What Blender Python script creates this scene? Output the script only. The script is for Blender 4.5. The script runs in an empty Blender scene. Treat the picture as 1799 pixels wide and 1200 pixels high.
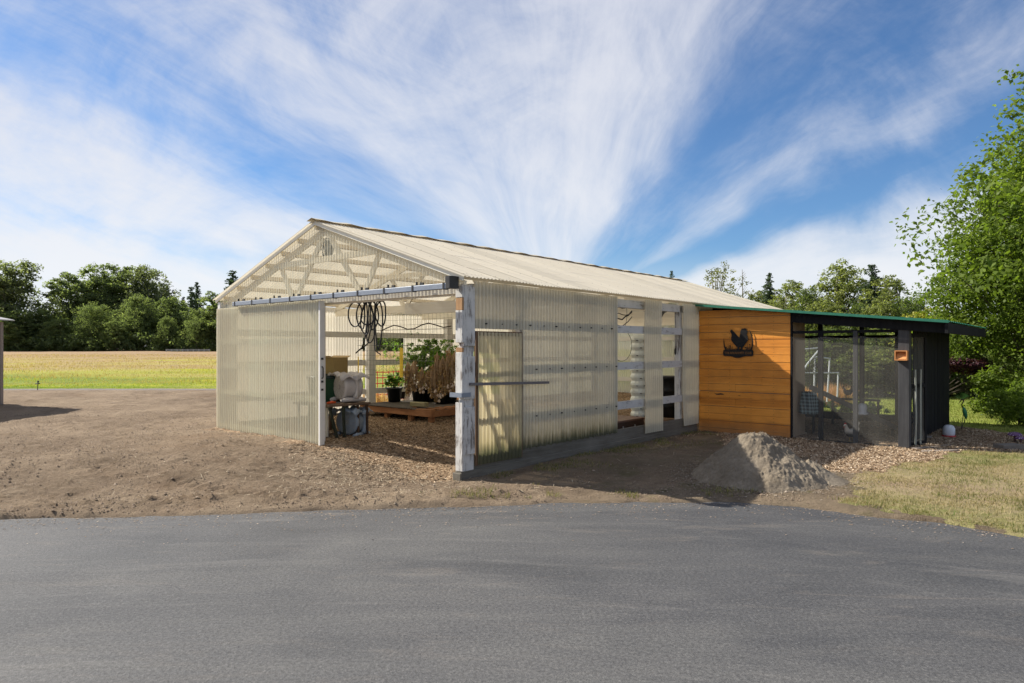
import bpy, math, random
import numpy as np
from mathutils import Vector, Matrix, noise as mnoise

D = bpy.data
scn = bpy.context.scene
COL = scn.collection
R = math.radians

# ------------------------------------------------------------------ camera
cam_d = D.cameras.new('camera'); cam = D.objects.new('camera', cam_d); COL.objects.link(cam)
CH = 1.65
cam.location = (0, 0, CH); cam.rotation_euler = (R(90), 0, 0)
cam_d.sensor_width = 36; cam_d.lens = 24.01; cam_d.shift_y = 0.0067
cam_d.clip_start = 0.05; cam_d.clip_end = 3000
scn.camera = cam

# ------------------------------------------------------------------ light
scn.view_settings.view_transform = 'Standard'
scn.view_settings.look = 'None'
scn.view_settings.gamma = 1
scn.view_settings.exposure = 1.02
SUN = Vector((-1.192, 0.46, 1.0)).normalized()          # towards the sun
sd = D.lights.new('sun', 'SUN'); sd.energy = 4.3; sd.angle = R(0.55); sd.color = (1, .94, .84)
so = D.objects.new('sun', sd); COL.objects.link(so)
so.rotation_euler = SUN.to_track_quat('Z', 'Y').to_euler()

scn.cycles.max_bounces = 10
scn.cycles.transparent_max_bounces = 24
scn.cycles.transmission_bounces = 6
scn.cycles.diffuse_bounces = 5
scn.cycles.use_denoising = True
scn.cycles.caustics_reflective = False
scn.cycles.sample_clamp_indirect = 4

# ------------------------------------------------------------------ node helper
class NT:
    def __init__(s, tree):
        s.t = tree; tree.nodes.clear()
    def n(s, typ, **kw):
        nd = s.t.nodes.new(typ)
        for k, v in kw.items():
            setattr(nd, k, v)
        return nd
    def l(s, a, b): s.t.links.new(a, b)
    def put(s, sock, v):
        if hasattr(v, 'is_linked') or isinstance(v, bpy.types.NodeSocket): s.l(v, sock)
        else:
            if isinstance(v, (tuple, list)) and len(v) == 3 and sock.type == 'RGBA': v = (*v, 1)
            sock.default_value = v
    def m(s, op, a, b=0.0, c=0.0, clamp=False):
        nd = s.n('ShaderNodeMath', operation=op, use_clamp=clamp)
        s.put(nd.inputs[0], a); s.put(nd.inputs[1], b)
        if len(nd.inputs) > 2: s.put(nd.inputs[2], c)
        return nd.outputs[0]
    def mix(s, f, a, b, blend='MIX'):
        nd = s.n('ShaderNodeMix', data_type='RGBA', blend_type=blend)
        s.put(nd.inputs[0], f); s.put(nd.inputs[6], a); s.put(nd.inputs[7], b)
        return nd.outputs[2]
    def fmix(s, f, a, b):
        nd = s.n('ShaderNodeMix', data_type='FLOAT')
        s.put(nd.inputs[0], f); s.put(nd.inputs[2], a); s.put(nd.inputs[3], b)
        return nd.outputs[0]
    def ramp(s, f, stops, interp='LINEAR'):
        nd = s.n('ShaderNodeValToRGB'); r = nd.color_ramp; r.interpolation = interp
        while len(r.elements) < len(stops): r.elements.new(0.5)
        for e, (p, c) in zip(r.elements, stops):
            e.position = p
            if not isinstance(c, (tuple, list)): c = (c, c, c)
            e.color = (*c, 1)
        s.put(nd.inputs[0], f)
        return nd.outputs[0]
    def sep(s, v):
        nd = s.n('ShaderNodeSeparateXYZ'); s.put(nd.inputs[0], v); return nd.outputs
    def comb(s, x, y, z):
        nd = s.n('ShaderNodeCombineXYZ')
        for i, v in enumerate((x, y, z)): s.put(nd.inputs[i], v)
        return nd.outputs[0]
    def vmul(s, v, k):
        nd = s.n('ShaderNodeVectorMath', operation='MULTIPLY'); s.put(nd.inputs[0], v)
        nd.inputs[1].default_value = k if isinstance(k, (tuple, list)) else (k, k, k)
        return nd.outputs[0]
    def noise(s, v, scale, detail=4, rough=.55, dist=0.0, out=0):
        nd = s.n('ShaderNodeTexNoise'); s.put(nd.inputs['Vector'], v)
        nd.inputs['Scale'].default_value = scale; nd.inputs['Detail'].default_value = detail
        nd.inputs['Roughness'].default_value = rough; nd.inputs['Distortion'].default_value = dist
        return nd.outputs[out]
    def mapr(s, f, a, b, c=0.0, d=1.0, smooth=False):
        nd = s.n('ShaderNodeMapRange', clamp=True)
        if smooth: nd.interpolation_type = 'SMOOTHSTEP'
        for i, v in enumerate((f, a, b, c, d)): s.put(nd.inputs[i], v)
        return nd.outputs[0]
    def attr(s, name): return s.n('ShaderNodeAttribute', attribute_name=name).outputs
    def obj(s): return s.n('ShaderNodeTexCoord').outputs['Object']
    def bump(s, h, strength=.5, dist=.01, normal=None):
        nd = s.n('ShaderNodeBump'); nd.inputs['Strength'].default_value = strength
        nd.inputs['Distance'].default_value = dist; s.put(nd.inputs['Height'], h)
        if normal is not None: s.l(normal, nd.inputs['Normal'])
        return nd.outputs[0]

# ------------------------------------------------------------------ sky
w = D.worlds.new('World'); scn.world = w; w.use_nodes = True
t = NT(w.node_tree)
sky = t.n('ShaderNodeTexSky', sky_type='NISHITA')
sky.sun_disc = False; sky.sun_elevation = math.asin(SUN.z); sky.sun_rotation = math.atan2(SUN.x, SUN.y)
sky.air_density = 1.0; sky.dust_density = 0.3; sky.ozone_density = 2.5; sky.altitude = 100
g = t.n('ShaderNodeTexCoord').outputs['Generated']
x, y, z = t.sep(g)
yy = t.m('MAXIMUM', t.m('ABSOLUTE', y), 0.12)
p = t.m('DIVIDE', x, yy); q = t.m('DIVIDE', z, yy)
fx = t.m('SUBTRACT', p, 0.06); fy = t.m('SUBTRACT', q, 0.045)
rad = t.m('SQRT', t.m('ADD', t.m('MULTIPLY', fx, fx), t.m('MULTIPLY', fy, fy)))
ang = t.m('MULTIPLY', t.m('ARCTAN2', fx, fy), 180 / math.pi / 180.0)      # -1..1
wob = t.noise(t.comb(t.m('MULTIPLY', p, 2.2), t.m('MULTIPLY', q, 2.6), 3.1), 1.0, 3, .5, .6)
wob2 = t.noise(t.comb(t.m('MULTIPLY', ang, 7), t.m('MULTIPLY', rad, 3.4), 9.7), 1.0, 5, .6, .9)
av = t.m('ADD', ang, t.m('MULTIPLY', t.m('SUBTRACT', wob, .5), .11))
av = t.m('ADD', av, t.m('MULTIPLY', t.m('SUBTRACT', wob2, .5), .05))
aa = t.m('ADD', t.m('MULTIPLY', av, .5), .5)
def A(deg): return deg / 180 * .5 + .5
cov = t.ramp(aa, [(A(-96), .9), (A(-83.5), .93), (A(-80), .55), (A(-77), .9), (A(-71), .97), (A(-66), .52), (A(-60), .38), (A(-50), .56),
                  (A(-44), .74), (A(-33), .78), (A(-18), .68), (A(-4), .76), (A(14), .84), (A(26), .70), (A(36), .36), (A(44), .18),
                  (A(51), .24), (A(55.5), .45), (A(58.5), .58), (A(62), .36), (A(65.5), .08), (A(69), .10), (A(73), .72), (A(80), .92), (A(88), .85), (A(110), .7)], 'B_SPLINE')
ang2 = t.m('ADD', ang, t.m('MULTIPLY', t.m('SUBTRACT', wob, .5), .07))
st1 = t.noise(t.comb(t.m('MULTIPLY', ang2, 13), t.m('MULTIPLY', rad, 2.6), 1.3), 1.0, 8, .62, .55)
st2 = t.noise(t.comb(t.m('MULTIPLY', ang2, 60), t.m('MULTIPLY', rad, 6), 5.3), 1.0, 8, .65, .8)
clump = t.noise(t.comb(t.m('ADD', t.m('MULTIPLY', p, 1.6), t.m('MULTIPLY', ang2, 4)), t.m('ADD', t.m('MULTIPLY', q, 2.4), t.m('MULTIPLY', rad, 1.2)), 7.7), 1.0, 8, .62, 1.1)
wisp = t.noise(t.comb(t.m('SUBTRACT', t.m('MULTIPLY', p, 1.6), t.m('MULTIPLY', q, .8)), t.m('ADD', t.m('MULTIPLY', q, 11), t.m('MULTIPLY', p, 5.0)), 2.2), 1.0, 8, .62, 1.2)
fade = t.mapr(rad, .10, .55, .05, 1.15)
dn = t.m('ADD', cov, t.m('MULTIPLY', t.m('MULTIPLY', t.m('SUBTRACT', st1, .5), .62), fade))
dn = t.m('ADD', dn, t.m('MULTIPLY', t.m('MULTIPLY', t.m('SUBTRACT', st2, .5), .22), fade))
dn = t.m('ADD', dn, t.m('MULTIPLY', t.m('SUBTRACT', clump, .5), 1.0))
dn = t.m('ADD', dn, t.m('MULTIPLY', t.m('SUBTRACT', wisp, .5), t.mapr(p, .1, -.25, .10, .60)))
dens = t.mapr(dn, 0.08, 1.05, 0.0, .95, smooth=True)
hz = t.mapr(q, 0.0, 0.16, .75, 0.0, smooth=True)
dens = t.m('MAXIMUM', dens, hz)
blue = t.mix(1.0, sky.outputs[0], (.52, .71, .90), 'MULTIPLY')
cloud = t.mix(t.mapr(q, .05, .55), (6.6, 6.7, 6.9), (5.0, 5.2, 5.9))
colr = t.mix(dens, blue, cloud)
bg = t.n('ShaderNodeBackground'); t.put(bg.inputs[0], colr); bg.inputs[1].default_value = 0.069
out = t.n('ShaderNodeOutputWorld'); t.l(bg.outputs[0], out.inputs[0])

# ------------------------------------------------------------------ numpy noise
def _h(ix, iy, seed):
    n = (ix.astype(np.int64) * 374761393 + iy.astype(np.int64) * 668265263 + seed * 974711) & 0xffffffff
    n = ((n ^ (n >> 13)) * 1274126177) & 0xffffffff
    n = n ^ (n >> 16)
    return (n & 0xffffff) / float(0xffffff)
def vn(x, y, seed=0):
    x = np.asarray(x, float); y = np.asarray(y, float)
    ix = np.floor(x); iy = np.floor(y); fx = x - ix; fy = y - iy
    fx = fx * fx * fx * (fx * (fx * 6 - 15) + 10); fy = fy * fy * fy * (fy * (fy * 6 - 15) + 10)
    a = _h(ix, iy, seed); b = _h(ix + 1, iy, seed); c = _h(ix, iy + 1, seed); d = _h(ix + 1, iy + 1, seed)
    return (a * (1 - fx) + b * fx) * (1 - fy) + (c * (1 - fx) + d * fx) * fy
def fbm(x, y, seed=0, o=4, g=.5):
    s = 0; a = 1; tot = 0
    c, sn = math.cos(.6), math.sin(.6)
    for i in range(o):
        s = s + a * vn(x, y, seed + i * 17); tot += a; a *= g
        x, y = (c * x - sn * y) * 2.03 + 5.2, (sn * x + c * y) * 2.03 - 3.1
    return s / tot - .5
def sst(a, b, v):
    t_ = np.clip((v - a) / (b - a), 0, 1); return t_ * t_ * (3 - 2 * t_)

# ------------------------------------------------------------------ mesh helpers
def finish(name, me, mat, parent=None, smooth=False, loc=None):
    if mat is not None:
        for m_ in (mat if isinstance(mat, (list, tuple)) else [mat]): me.materials.append(m_)
    if smooth:
        me.polygons.foreach_set('use_smooth', np.ones(len(me.polygons), dtype=bool))
    o = D.objects.new(name, me); COL.objects.link(o)
    if parent is not None: o.parent = parent
    if loc is not None: o.location = loc
    return o
def np_mesh(name, V, F, tint=None, extra=None):
    """V (n,3); F (m,k) constant k; tint per face"""
    V = np.asarray(V, np.float32); F = np.asarray(F, np.int32)
    me = D.meshes.new(name); k = F.shape[1]
    me.vertices.add(len(V)); me.vertices.foreach_set('co', V.ravel())
    me.loops.add(F.size); me.loops.foreach_set('vertex_index', F.ravel())
    me.polygons.add(len(F)); me.polygons.foreach_set('loop_start', np.arange(0, F.size, k, dtype=np.int32))
    me.polygons.foreach_set('loop_total', np.full(len(F), k, np.int32))
    me.update(calc_edges=True)
    if tint is not None:
        a = me.attributes.new('tint', 'FLOAT', 'FACE'); a.data.foreach_set('value', np.asarray(tint, np.float32))
    if extra:
        for nm, arr in extra.items():
            a = me.attributes.new(nm, 'FLOAT', 'POINT'); a.data.foreach_set('value', np.asarray(arr, np.float32))
    return me
class MB:
    def __init__(s): s.v = []; s.f = []; s.mi = []; s.cur = 0
    def add(s, vs, fs):
        b = len(s.v); s.v += [tuple(v) for v in vs]; s.f += [tuple(i + b for i in f) for f in fs]; s.mi += [s.cur] * len(fs); return s
    def box(s, x0, x1, y0, y1, z0, z1):
        vs = [(x, y, z) for z in (z0, z1) for y in (y0, y1) for x in (x0, x1)]
        return s.add(vs, [(0, 2, 3, 1), (4, 5, 7, 6), (0, 1, 5, 4), (2, 6, 7, 3), (0, 4, 6, 2), (1, 3, 7, 5)])
    def bar(s, p, q, w, h, up=(0, 0, 1)):
        p = Vector(p); q = Vector(q); d = (q - p).normalized(); u = Vector(up)
        sx = d.cross(u)
        if sx.length < 1e-4: sx = d.cross(Vector((1, 0, 0)))
        sx.normalize(); sz = sx.cross(d).normalized()
        vs = [c + sx * i * w / 2 + sz * j * h / 2 for c in (p, q) for i, j in ((-1, -1), (1, -1), (1, 1), (-1, 1))]
        return s.add(vs, [(3, 2, 1, 0), (4, 5, 6, 7), (0, 1, 5, 4), (1, 2, 6, 5), (2, 3, 7, 6), (3, 0, 4, 7)])
    def tube(s, pts, r, n=8, cap=True, sq=(1, 1)):
        pts = [Vector(p) for p in pts]; rs = r if isinstance(r, (list, tuple)) else [r] * len(pts)
        d0 = (pts[1] - pts[0]).normalized()
        a = Vector((0, 0, 1)) if abs(d0.z) < .9 else Vector((1, 0, 0))
        u = d0.cross(a).normalized(); rings = []
        for i, p in enumerate(pts):
            d = (pts[min(i + 1, len(pts) - 1)] - pts[max(i - 1, 0)])
            if d.length < 1e-9: d = d0
            d.normalize(); u = (u - d * u.dot(d)); u = u.normalized() if u.length > 1e-6 else d.orthogonal().normalized()
            v = d.cross(u)
            rings.append([p + (u * math.cos(2 * math.pi * k / n) * sq[0] + v * math.sin(2 * math.pi * k / n) * sq[1]) * rs[i] for k in range(n)])
        vs = [x for rg in rings for x in rg]; fs = []
        for i in range(len(pts) - 1):
            for k in range(n):
                fs.append((i * n + k, i * n + (k + 1) % n, (i + 1) * n + (k + 1) % n, (i + 1) * n + k))
        if cap: fs.append(tuple(range(n))[::-1]); fs.append(tuple((len(pts) - 1) * n + k for k in range(n)))
        return s.add(vs, fs)
    def lathe(s, prof, c=(0, 0, 0), n=24, axis='z', sq=1.0):
        vs = []; fs = []; m = len(prof)
        for r_, z_ in prof:
            for k in range(n):
                a = 2 * math.pi * k / n; ca, sa = r_ * math.cos(a), r_ * math.sin(a) * sq
                if axis == 'z': v = (c[0] + ca, c[1] + sa, c[2] + z_)
                elif axis == 'x': v = (c[0] + z_, c[1] + ca, c[2] + sa)
                else: v = (c[0] + sa, c[1] + z_, c[2] + ca)
                vs.append(v)
        for i in range(m - 1):
            for k in range(n):
                fs.append((i * n + k, i * n + (k + 1) % n, (i + 1) * n + (k + 1) % n, (i + 1) * n + k))
        if prof[0][0] > 1e-5: fs.append(tuple(range(n))[::-1])
        if prof[-1][0] > 1e-5: fs.append(tuple((m - 1) * n + k for k in range(n)))
        return s.add(vs, fs)
    def prism(s, poly, o, U, V, N, th):
        o, U, V, N = map(Vector, (o, U, V, N)); n = len(poly)
        vs = [o + U * a + V * b + N * k * th for k in (0, 1) for a, b in poly]
        return s.add(vs, [tuple(range(n))[::-1], tuple(range(n, 2 * n))] + [(i, (i + 1) % n, n + (i + 1) % n, n + i) for i in range(n)])
    def build(s, name, mat, parent=None, smooth=False, bevel=0.0, loc=None):
        me = D.meshes.new(name); me.from_pydata(s.v, [], s.f); me.update()
        if isinstance(mat, (list, tuple)):
            o = finish(name, me, mat, parent, smooth, loc)
            me.polygons.foreach_set('material_index', s.mi)
        else: o = finish(name, me, mat, parent, smooth, loc)
        if bevel:
            b = o.modifiers.new('bevel', 'BEVEL'); b.width = bevel; b.segments = 2; b.limit_method = 'ANGLE'
        return o
def tag(o, label=None, cat=None, group=None, kind=None):
    for k, v in (('label', label), ('category', cat), ('group', group), ('kind', kind)):
        if v: o[k] = v
    return o
def thing(name, label, cat, loc=(0, 0, 0), rz=0.0, group=None):
    o = D.objects.new(name, None); COL.objects.link(o); o.empty_display_size = .2
    o.location = loc; o.rotation_euler = (0, 0, rz)
    return tag(o, label, cat, group)
def copy_tree(o, parent=None):
    c = o.copy(); COL.objects.link(c); c.parent = parent
    for ch in list(o.children): copy_tree(ch, c)
    return c

# local frame of the greenhouse: a along the gable (to the right), b along the side wall (away)
P0 = Vector((-0.635, 8.425, 0)); TH = R(-40.5)
CT, ST = math.cos(TH), math.sin(TH)
def L(a, b, z=0.0): return (P0.x + CT * a - ST * b, P0.y + ST * a + CT * b, z)
def toab(x, y):
    dx = x - P0.x; dy = y - P0.y
    return CT * dx + ST * dy, -ST * dx + CT * dy
def gp(px, py, z=0.0):
    Y = (CH - z) * 1200 / (py - 612); return ((px - 899.5) / 1200 * Y, Y)
def inpoly(x, y, poly):
    r = np.zeros(np.shape(x), bool); n = len(poly)
    for i in range(n):
        x0, y0 = poly[i]; x1, y1 = poly[(i + 1) % n]
        c = ((y0 > y) != (y1 > y)) & (x < (x1 - x0) * (y - y0) / ((y1 - y0) + 1e-12) + x0)
        r ^= c
    return r

# ------------------------------------------------------------------ materials
def new_mat(name):
    m = D.materials.new(name); m.use_nodes = True; return m, NT(m.node_tree)
def end(t, sh):
    o = t.n('ShaderNodeOutputMaterial'); t.l(sh, o.inputs[0])
def pbsdf(t, col, rough=.6, normal=None, metal=0.0, spec=.5, **kw):
    b = t.n('ShaderNodeBsdfPrincipled'); t.put(b.inputs['Base Color'], col); t.put(b.inputs['Roughness'], rough)
    b.inputs['Metallic'].default_value = metal; b.inputs['Specular IOR Level'].default_value = spec
    for k, v in kw.items(): t.put(b.inputs[k], v)
    if normal is not None: t.l(normal, b.inputs['Normal'])
    return b.outputs[0]
MATS = {}
def simple(name, col, rough=.6, metal=0.0, var=.12, scale=9, bump=.15, spec=.4):
    if name in MATS: return MATS[name]
    m, t = new_mat(name); o = t.obj()
    n1 = t.noise(o, scale, 5, .6); n2 = t.noise(o, scale * 9, 3, .6)
    f = t.m('ADD', t.m('MULTIPLY', n1, .7), t.m('MULTIPLY', n2, .3))
    c = t.mix(t.mapr(f, .3, .7), tuple(x * (1 - var) for x in col), tuple(min(1, x * (1 + var)) for x in col))
    r = t.mapr(n1, .3, .7, max(.05, rough - .1), min(1, rough + .1))
    end(t, pbsdf(t, c, r, t.bump(n2, bump, .004), metal, spec)); MATS[name] = m; return m
def wood(name, dark, light, axis=0, rough=.75, scale=1.0, spec=.25, planks=None):
    if name in MATS: return MATS[name]
    m, t = new_mat(name); o = t.obj()
    sc = [22 * scale] * 3; sc[axis] = 1.6 * scale
    v = t.vmul(o, tuple(sc))
    n1 = t.noise(v, 1.0, 6, .65, .8); n2 = t.noise(v, 4.0, 4, .6); n3 = t.noise(o, 1.7, 3)
    f = t.m('ADD', t.m('MULTIPLY', n1, .6), t.m('ADD', t.m('MULTIPLY', n2, .2), t.m('MULTIPLY', n3, .35)))
    c = t.mix(t.mapr(f, .35, .8), dark, light)
    end(t, pbsdf(t, c, rough, t.bump(n2, .35, .003), 0, spec)); MATS[name] = m; return m
def peel(name, axis=2, amt=.5, paint=(.64, .62, .58)):
    if name in MATS: return MATS[name]
    m, t = new_mat(name); o = t.obj()
    sc = [34] * 3; sc[axis] = 4
    v = t.vmul(o, tuple(sc))
    n1 = t.noise(v, 1.0, 8, .7, 1.0); n2 = t.noise(o, 3.0, 5, .6); n3 = t.noise(v, 3.0, 4)
    f = t.m('ADD', t.m('MULTIPLY', n1, .62), t.m('MULTIPLY', n2, .38))
    k = t.mapr(f, amt - .03, amt + .03)
    wd = t.mix(n3, (.12, .10, .085), (.30, .27, .24))
    pt = t.mix(t.mapr(n2, .3, .7), tuple(x * .8 for x in paint), paint)
    c = t.mix(k, wd, pt)
    end(t, pbsdf(t, c, .75, t.bump(t.m('ADD', t.m('MULTIPLY', k, .6), t.m('MULTIPLY', n3, .4)), .6, .004), 0, .25)); MATS[name] = m; return m
def panel(name, axis, base=(.80, .76, .66), trans=.26, grime=.0, rough=.45, mold=False, vaxis=2, screws=False, pitch=.068, valley=.0):
    """weathered corrugated fibreglass"""
    if name in MATS: return MATS[name]
    m, t = new_mat(name); o = t.obj(); xyz = t.sep(o)
    u = xyz[axis]; v = xyz[vaxis]
    wn = t.n('ShaderNodeTexWhiteNoise', noise_dimensions='1D'); t.put(wn.inputs[1], t.m('FLOOR', t.m('DIVIDE', u, .61)))
    st = t.noise(t.comb(t.m('MULTIPLY', u, 30), t.m('MULTIPLY', v, 1.2), 2.0), 1.0, 5, .6)
    bl = t.noise(o, 1.8, 5, .6); fine = t.noise(o, 40, 3)
    f = t.m('ADD', t.m('MULTIPLY', wn.outputs[0], .3), t.m('ADD', t.m('MULTIPLY', st, .45), t.m('MULTIPLY', bl, .4)))
    c = t.mix(t.mapr(f, .3, .85), tuple(x * .80 for x in base), tuple(min(.93, x * 1.10) for x in base))
    c = t.mix(t.m('MULTIPLY', t.mapr(bl, .5, .75), grime), c, (.36, .31, .19))
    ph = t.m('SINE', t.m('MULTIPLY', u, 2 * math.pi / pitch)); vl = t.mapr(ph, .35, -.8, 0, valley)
    if valley: c = t.mix(vl, c, tuple(x * k_ for x, k_ in zip(base, (.54, .48, .37))))  # darker valleys: some grime, plus rib shading painted into the colour
    if mold:
        k = t.m('MULTIPLY', t.mapr(t.m('SUBTRACT', v, t.m('MULTIPLY', t.m('SUBTRACT', st, .5), .5)), .65, .2), .75)
        c = t.mix(k, c, (.34, .29, .10))
        k2 = t.mapr(t.m('SUBTRACT', v, t.m('MULTIPLY', t.m('SUBTRACT', st, .5), .35)), .45, .30)
        c = t.mix(t.m('MULTIPLY', k2, .9), c, (.07, .08, .035))
    if screws:
        du = t.m('ABSOLUTE', t.m('SUBTRACT', t.m('FRACT', t.m('DIVIDE', u, .272)), .5)); dv = t.m('ABSOLUTE', t.m('SUBTRACT', t.m('FRACT', t.m('DIVIDE', t.m('ABSOLUTE', t.m('ADD', v, 3.05)), .482)), .25))
        kk = t.m('MULTIPLY', t.m('LESS_THAN', du, .035), t.m('LESS_THAN', dv, .018))
        lap = t.m('LESS_THAN', t.m('FRACT', t.m('DIVIDE', u, .61)), .022)
        c = t.mix(t.m('MULTIPLY', kk, .75), c, (.05, .045, .04)); c = t.mix(t.m('MULTIPLY', lap, .6), c, (.30, .26, .18))
    d = t.n('ShaderNodeBsdfDiffuse'); t.put(d.inputs[0], c)
    tl = t.n('ShaderNodeBsdfTranslucent'); t.put(tl.inputs[0], c)
    tr = t.n('ShaderNodeBsdfTransparent'); t.put(tr.inputs[0], (1, .97, .90))
    gl = t.n('ShaderNodeBsdfGlossy'); gl.inputs['Roughness'].default_value = .35
    mx = t.n('ShaderNodeMixShader'); mx.inputs[0].default_value = .40; t.l(d.outputs[0], mx.inputs[1]); t.l(tl.outputs[0], mx.inputs[2])
    m2 = t.n('ShaderNodeMixShader'); t.put(m2.inputs[0], t.mapr(t.m('ADD', t.m('MULTIPLY', fine, .4), t.m('MULTIPLY', st, .6)), .35, .65, trans * 1.25, trans * .75))
    fc_ = t.n('ShaderNodeLayerWeight'); fc_.inputs[0].default_value = .5
    t.put(m2.inputs[0], t.m('MULTIPLY', t.mapr(t.m('ADD', t.m('MULTIPLY', fine, .4), t.m('MULTIPLY', st, .6)), .35, .65, trans * 1.25, trans * .75), t.mapr(fc_.outputs['Facing'], .25, .85, 1.25, .25), 0, True))
    t.l(mx.outputs[0], m2.inputs[1]); t.l(tr.outputs[0], m2.inputs[2])
    m3 = t.n('ShaderNodeMixShader'); m3.inputs[0].default_value = .05
    t.l(m2.outputs[0], m3.inputs[1]); t.l(gl.outputs[0], m3.inputs[2])
    end(t, m3.outputs[0]); MATS[name] = m; return m
def leafmat(name, c0, c1, c2=None, trans=.35, rough=.5, spec=.35):
    if name in MATS: return MATS[name]
    m, t = new_mat(name); a = t.attr('tint')[2]
    stops = [(0, c0), (.75 if c2 else 1, c1)] + ([(1, c2)] if c2 else [])
    c = t.ramp(a, stops)
    b = pbsdf(t, c, rough, None, 0, spec)
    tl = t.n('ShaderNodeBsdfTranslucent'); t.put(tl.inputs[0], t.mix(1.0, c, (1.5, 1.6, .8), 'MULTIPLY'))
    mx = t.n('ShaderNodeMixShader'); mx.inputs[0].default_value = trans; t.l(b, mx.inputs[1]); t.l(tl.outputs[0], mx.inputs[2])
    end(t, mx.outputs[0]); MATS[name] = m; return m
# ------------------------------------------------------------------ terrain
EDGE = [(-300, 8.0), (-60, 6.6), (-12, 6.35), (-8, 6.45), (-4.9, 6.53), (-3.34, 6.69), (-1.73, 6.92), (-.59, 7.07), (.69, 7.25), (1.76, 7.28),
        (2.36, 7.25), (2.98, 7.09), (3.38, 6.76), (3.99, 6.39), (4.46, 5.95), (6.0, 5.0), (9, 3.6), (15, 1.5), (60, -8), (300, -40)]
EX = np.array([e[0] for e in EDGE]); EY = np.array([e[1] for e in EDGE])
def edge_d(x, y): return (y - np.interp(x, EX, EY)) * np.where(x > 3, .8, 1.0)
LAWN_F = [gp(1462, 893), gp(1488, 866), gp(1530, 848), gp(1590, 823), gp(1680, 797), (9.6, 10.9), (60, 12), (60, -30), (15, 1.0), (9, 3.3), (6, 4.9), gp(1799, 945), gp(1600, 916)]
CHIP_F = [gp(1225, 762), gp(1300, 790), gp(1395, 806), gp(1440, 838), gp(1560, 836), gp(1600, 824), gp(1680, 799), (9.4, 10.7), (9.6, 12.6), (9.0, 15.6), (7.5, 16.5), (2.5, 12)]
def regions(x, y):
    """0 dirt 1 lawn 2 field 3 path 4 chips"""
    a, b = toab(x, y)
    jx = x + fbm(x * 1.3, y * 1.3, 5, 4) * .8 + fbm(x * 7, y * 7, 6, 3) * .25
    jy = y + fbm(x * 1.3, y * 1.3, 8, 4) * .8 + fbm(x * 7, y * 7, 9, 3) * .25
    r = np.zeros(np.shape(x), int)
    left = x < -1
    r[(y > 21.9) & (y <= 22.75) & left] = 3
    jf = y + fbm(x * 1.1, y * .6, 15, 4) * .5
    r[(jf > 22.75) & left & (a < -6.1)] = 2
    right = (~left) & ((b > 12.3) | (a > 0))
    lawn_b = (right & ((jx > 9.5) & (jy > 10.9) | (b > 12.2) | ((a > .3) & (b > 11.25 + fbm(x * 2, y * 2, 3) * .4))))
    r[lawn_b] = 1
    r[(a < -6.1) & (b > 9) & (x > -6)] = 1
    ch = inpoly(jx, jy, CHIP_F) | ((a > -6.05) & (a < -.06) & (b > -.25 + fbm(x * 3, y * 3, 2) * .8) & (b < 12.05)) | ((a > 0) & (a < 3.6) & (b > 6.6) & (b < 11.2))
    r[ch & ~((a > .3) & (b > 11.3) & (x < 7.3))] = 4
    r[inpoly(jx, jy, LAWN_F)] = 1
    r[(x > 9.5) & (y > 10.9)] = 1
    return r
def H0(x, y):
    a, b = toab(x, y); d = edge_d(x, y)
    h = -.12 + .15 * sst(-.12, .12, d + fbm(x * 2.2, y * 2.2, 44, 4) * .16)
    rise = .20 * sst(-.5, -3.0, a) * sst(0, 2.4, d)
    rise = np.where((a < 0) & (b > 0), np.maximum(rise, .2 * sst(-.2, -2.0, a) * sst(-.2, 1.5, b)), rise)
    h = h + rise + .08 * sst(10, 22, y) * sst(0, -6, a)
    h = h + np.maximum(0, y - 23) * .0100 * sst(4, -8, x) * (y < 150) + np.where(y >= 150, 1.27 * sst(4, -8, x), 0)
    h = h - .10 * sst(11, 20, y) * sst(6, 10, x)
    return h
def H(x, y):
    x = np.asarray(x, float); y = np.asarray(y, float)
    a, b = toab(x, y); d = edge_d(x, y)
    near = sst(40, 16, y) * sst(.05, .5, d)
    inside = ((a > -6.1) & (a < .05) & (b > 0)) | ((a > 0) & (b > 6.3))
    dirt = sst(1.2, -.2, a) * near * np.where(inside, .25, 1)
    right = sst(-.2, 1.2, a) * near
    h = H0(x, y)
    h = h + dirt * (fbm(x * .9, y * .9, 11, 3) * .09 + fbm(x * 4.2, y * 4.2, 12, 4, .62) * .060 + np.abs(fbm(x * 13, y * 13, 14, 3)) * .035)
    cl = np.maximum(0, fbm(x * 14, y * 17, 31, 4, .7) - .02)
    berm = np.exp(-((d - .42 - .12 * np.sin(x * 1.7)) / .22) ** 2) * sst(1.2, .0, x) * sst(-7, -3.6, x)
    h = h + berm * (.04 + .16 * cl) + dirt * cl * .07
    # tyre tracks
    for (x0, y0, dx, dy) in ((-9, 9.0, .86, .51), (-9, 10.8, .86, .51), (-3, 7.6, -.94, .34)):
        s_ = -(x - x0) * dy + (y - y0) * dx; u_ = (x - x0) * dx + (y - y0) * dy
        tr = np.exp(-(s_ / .15) ** 2) * dirt * np.clip(fbm(u_ * .5, s_ * 0, 77, 3) * 4 + .6, 0, 1)
        h = h - tr * .05 + tr * .028 * (np.sin(u_ * 42 + np.abs(s_) * 30) > 0)
    h = h + right * (fbm(x * 1.2, y * 1.2, 21, 3) * .05 + fbm(x * 6, y * 6, 22, 4) * .035)
    h = h + sst(.0, .1, d) * sst(.6, .1, d) * (fbm(x * 5, y * 5, 41, 4) * .05)
    h = np.where(y > 22, h + fbm(x * .12, y * .12, 51, 3) * .25 * sst(22, 50, y) * sst(4, -8, x), h)
    h = np.where((y > 20.5) & (y < 23.2) & (x < -1), H0(x, y) * 1.0 + fbm(x * 5, y * 5, 22, 3) * .02, h)
    return h
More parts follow.
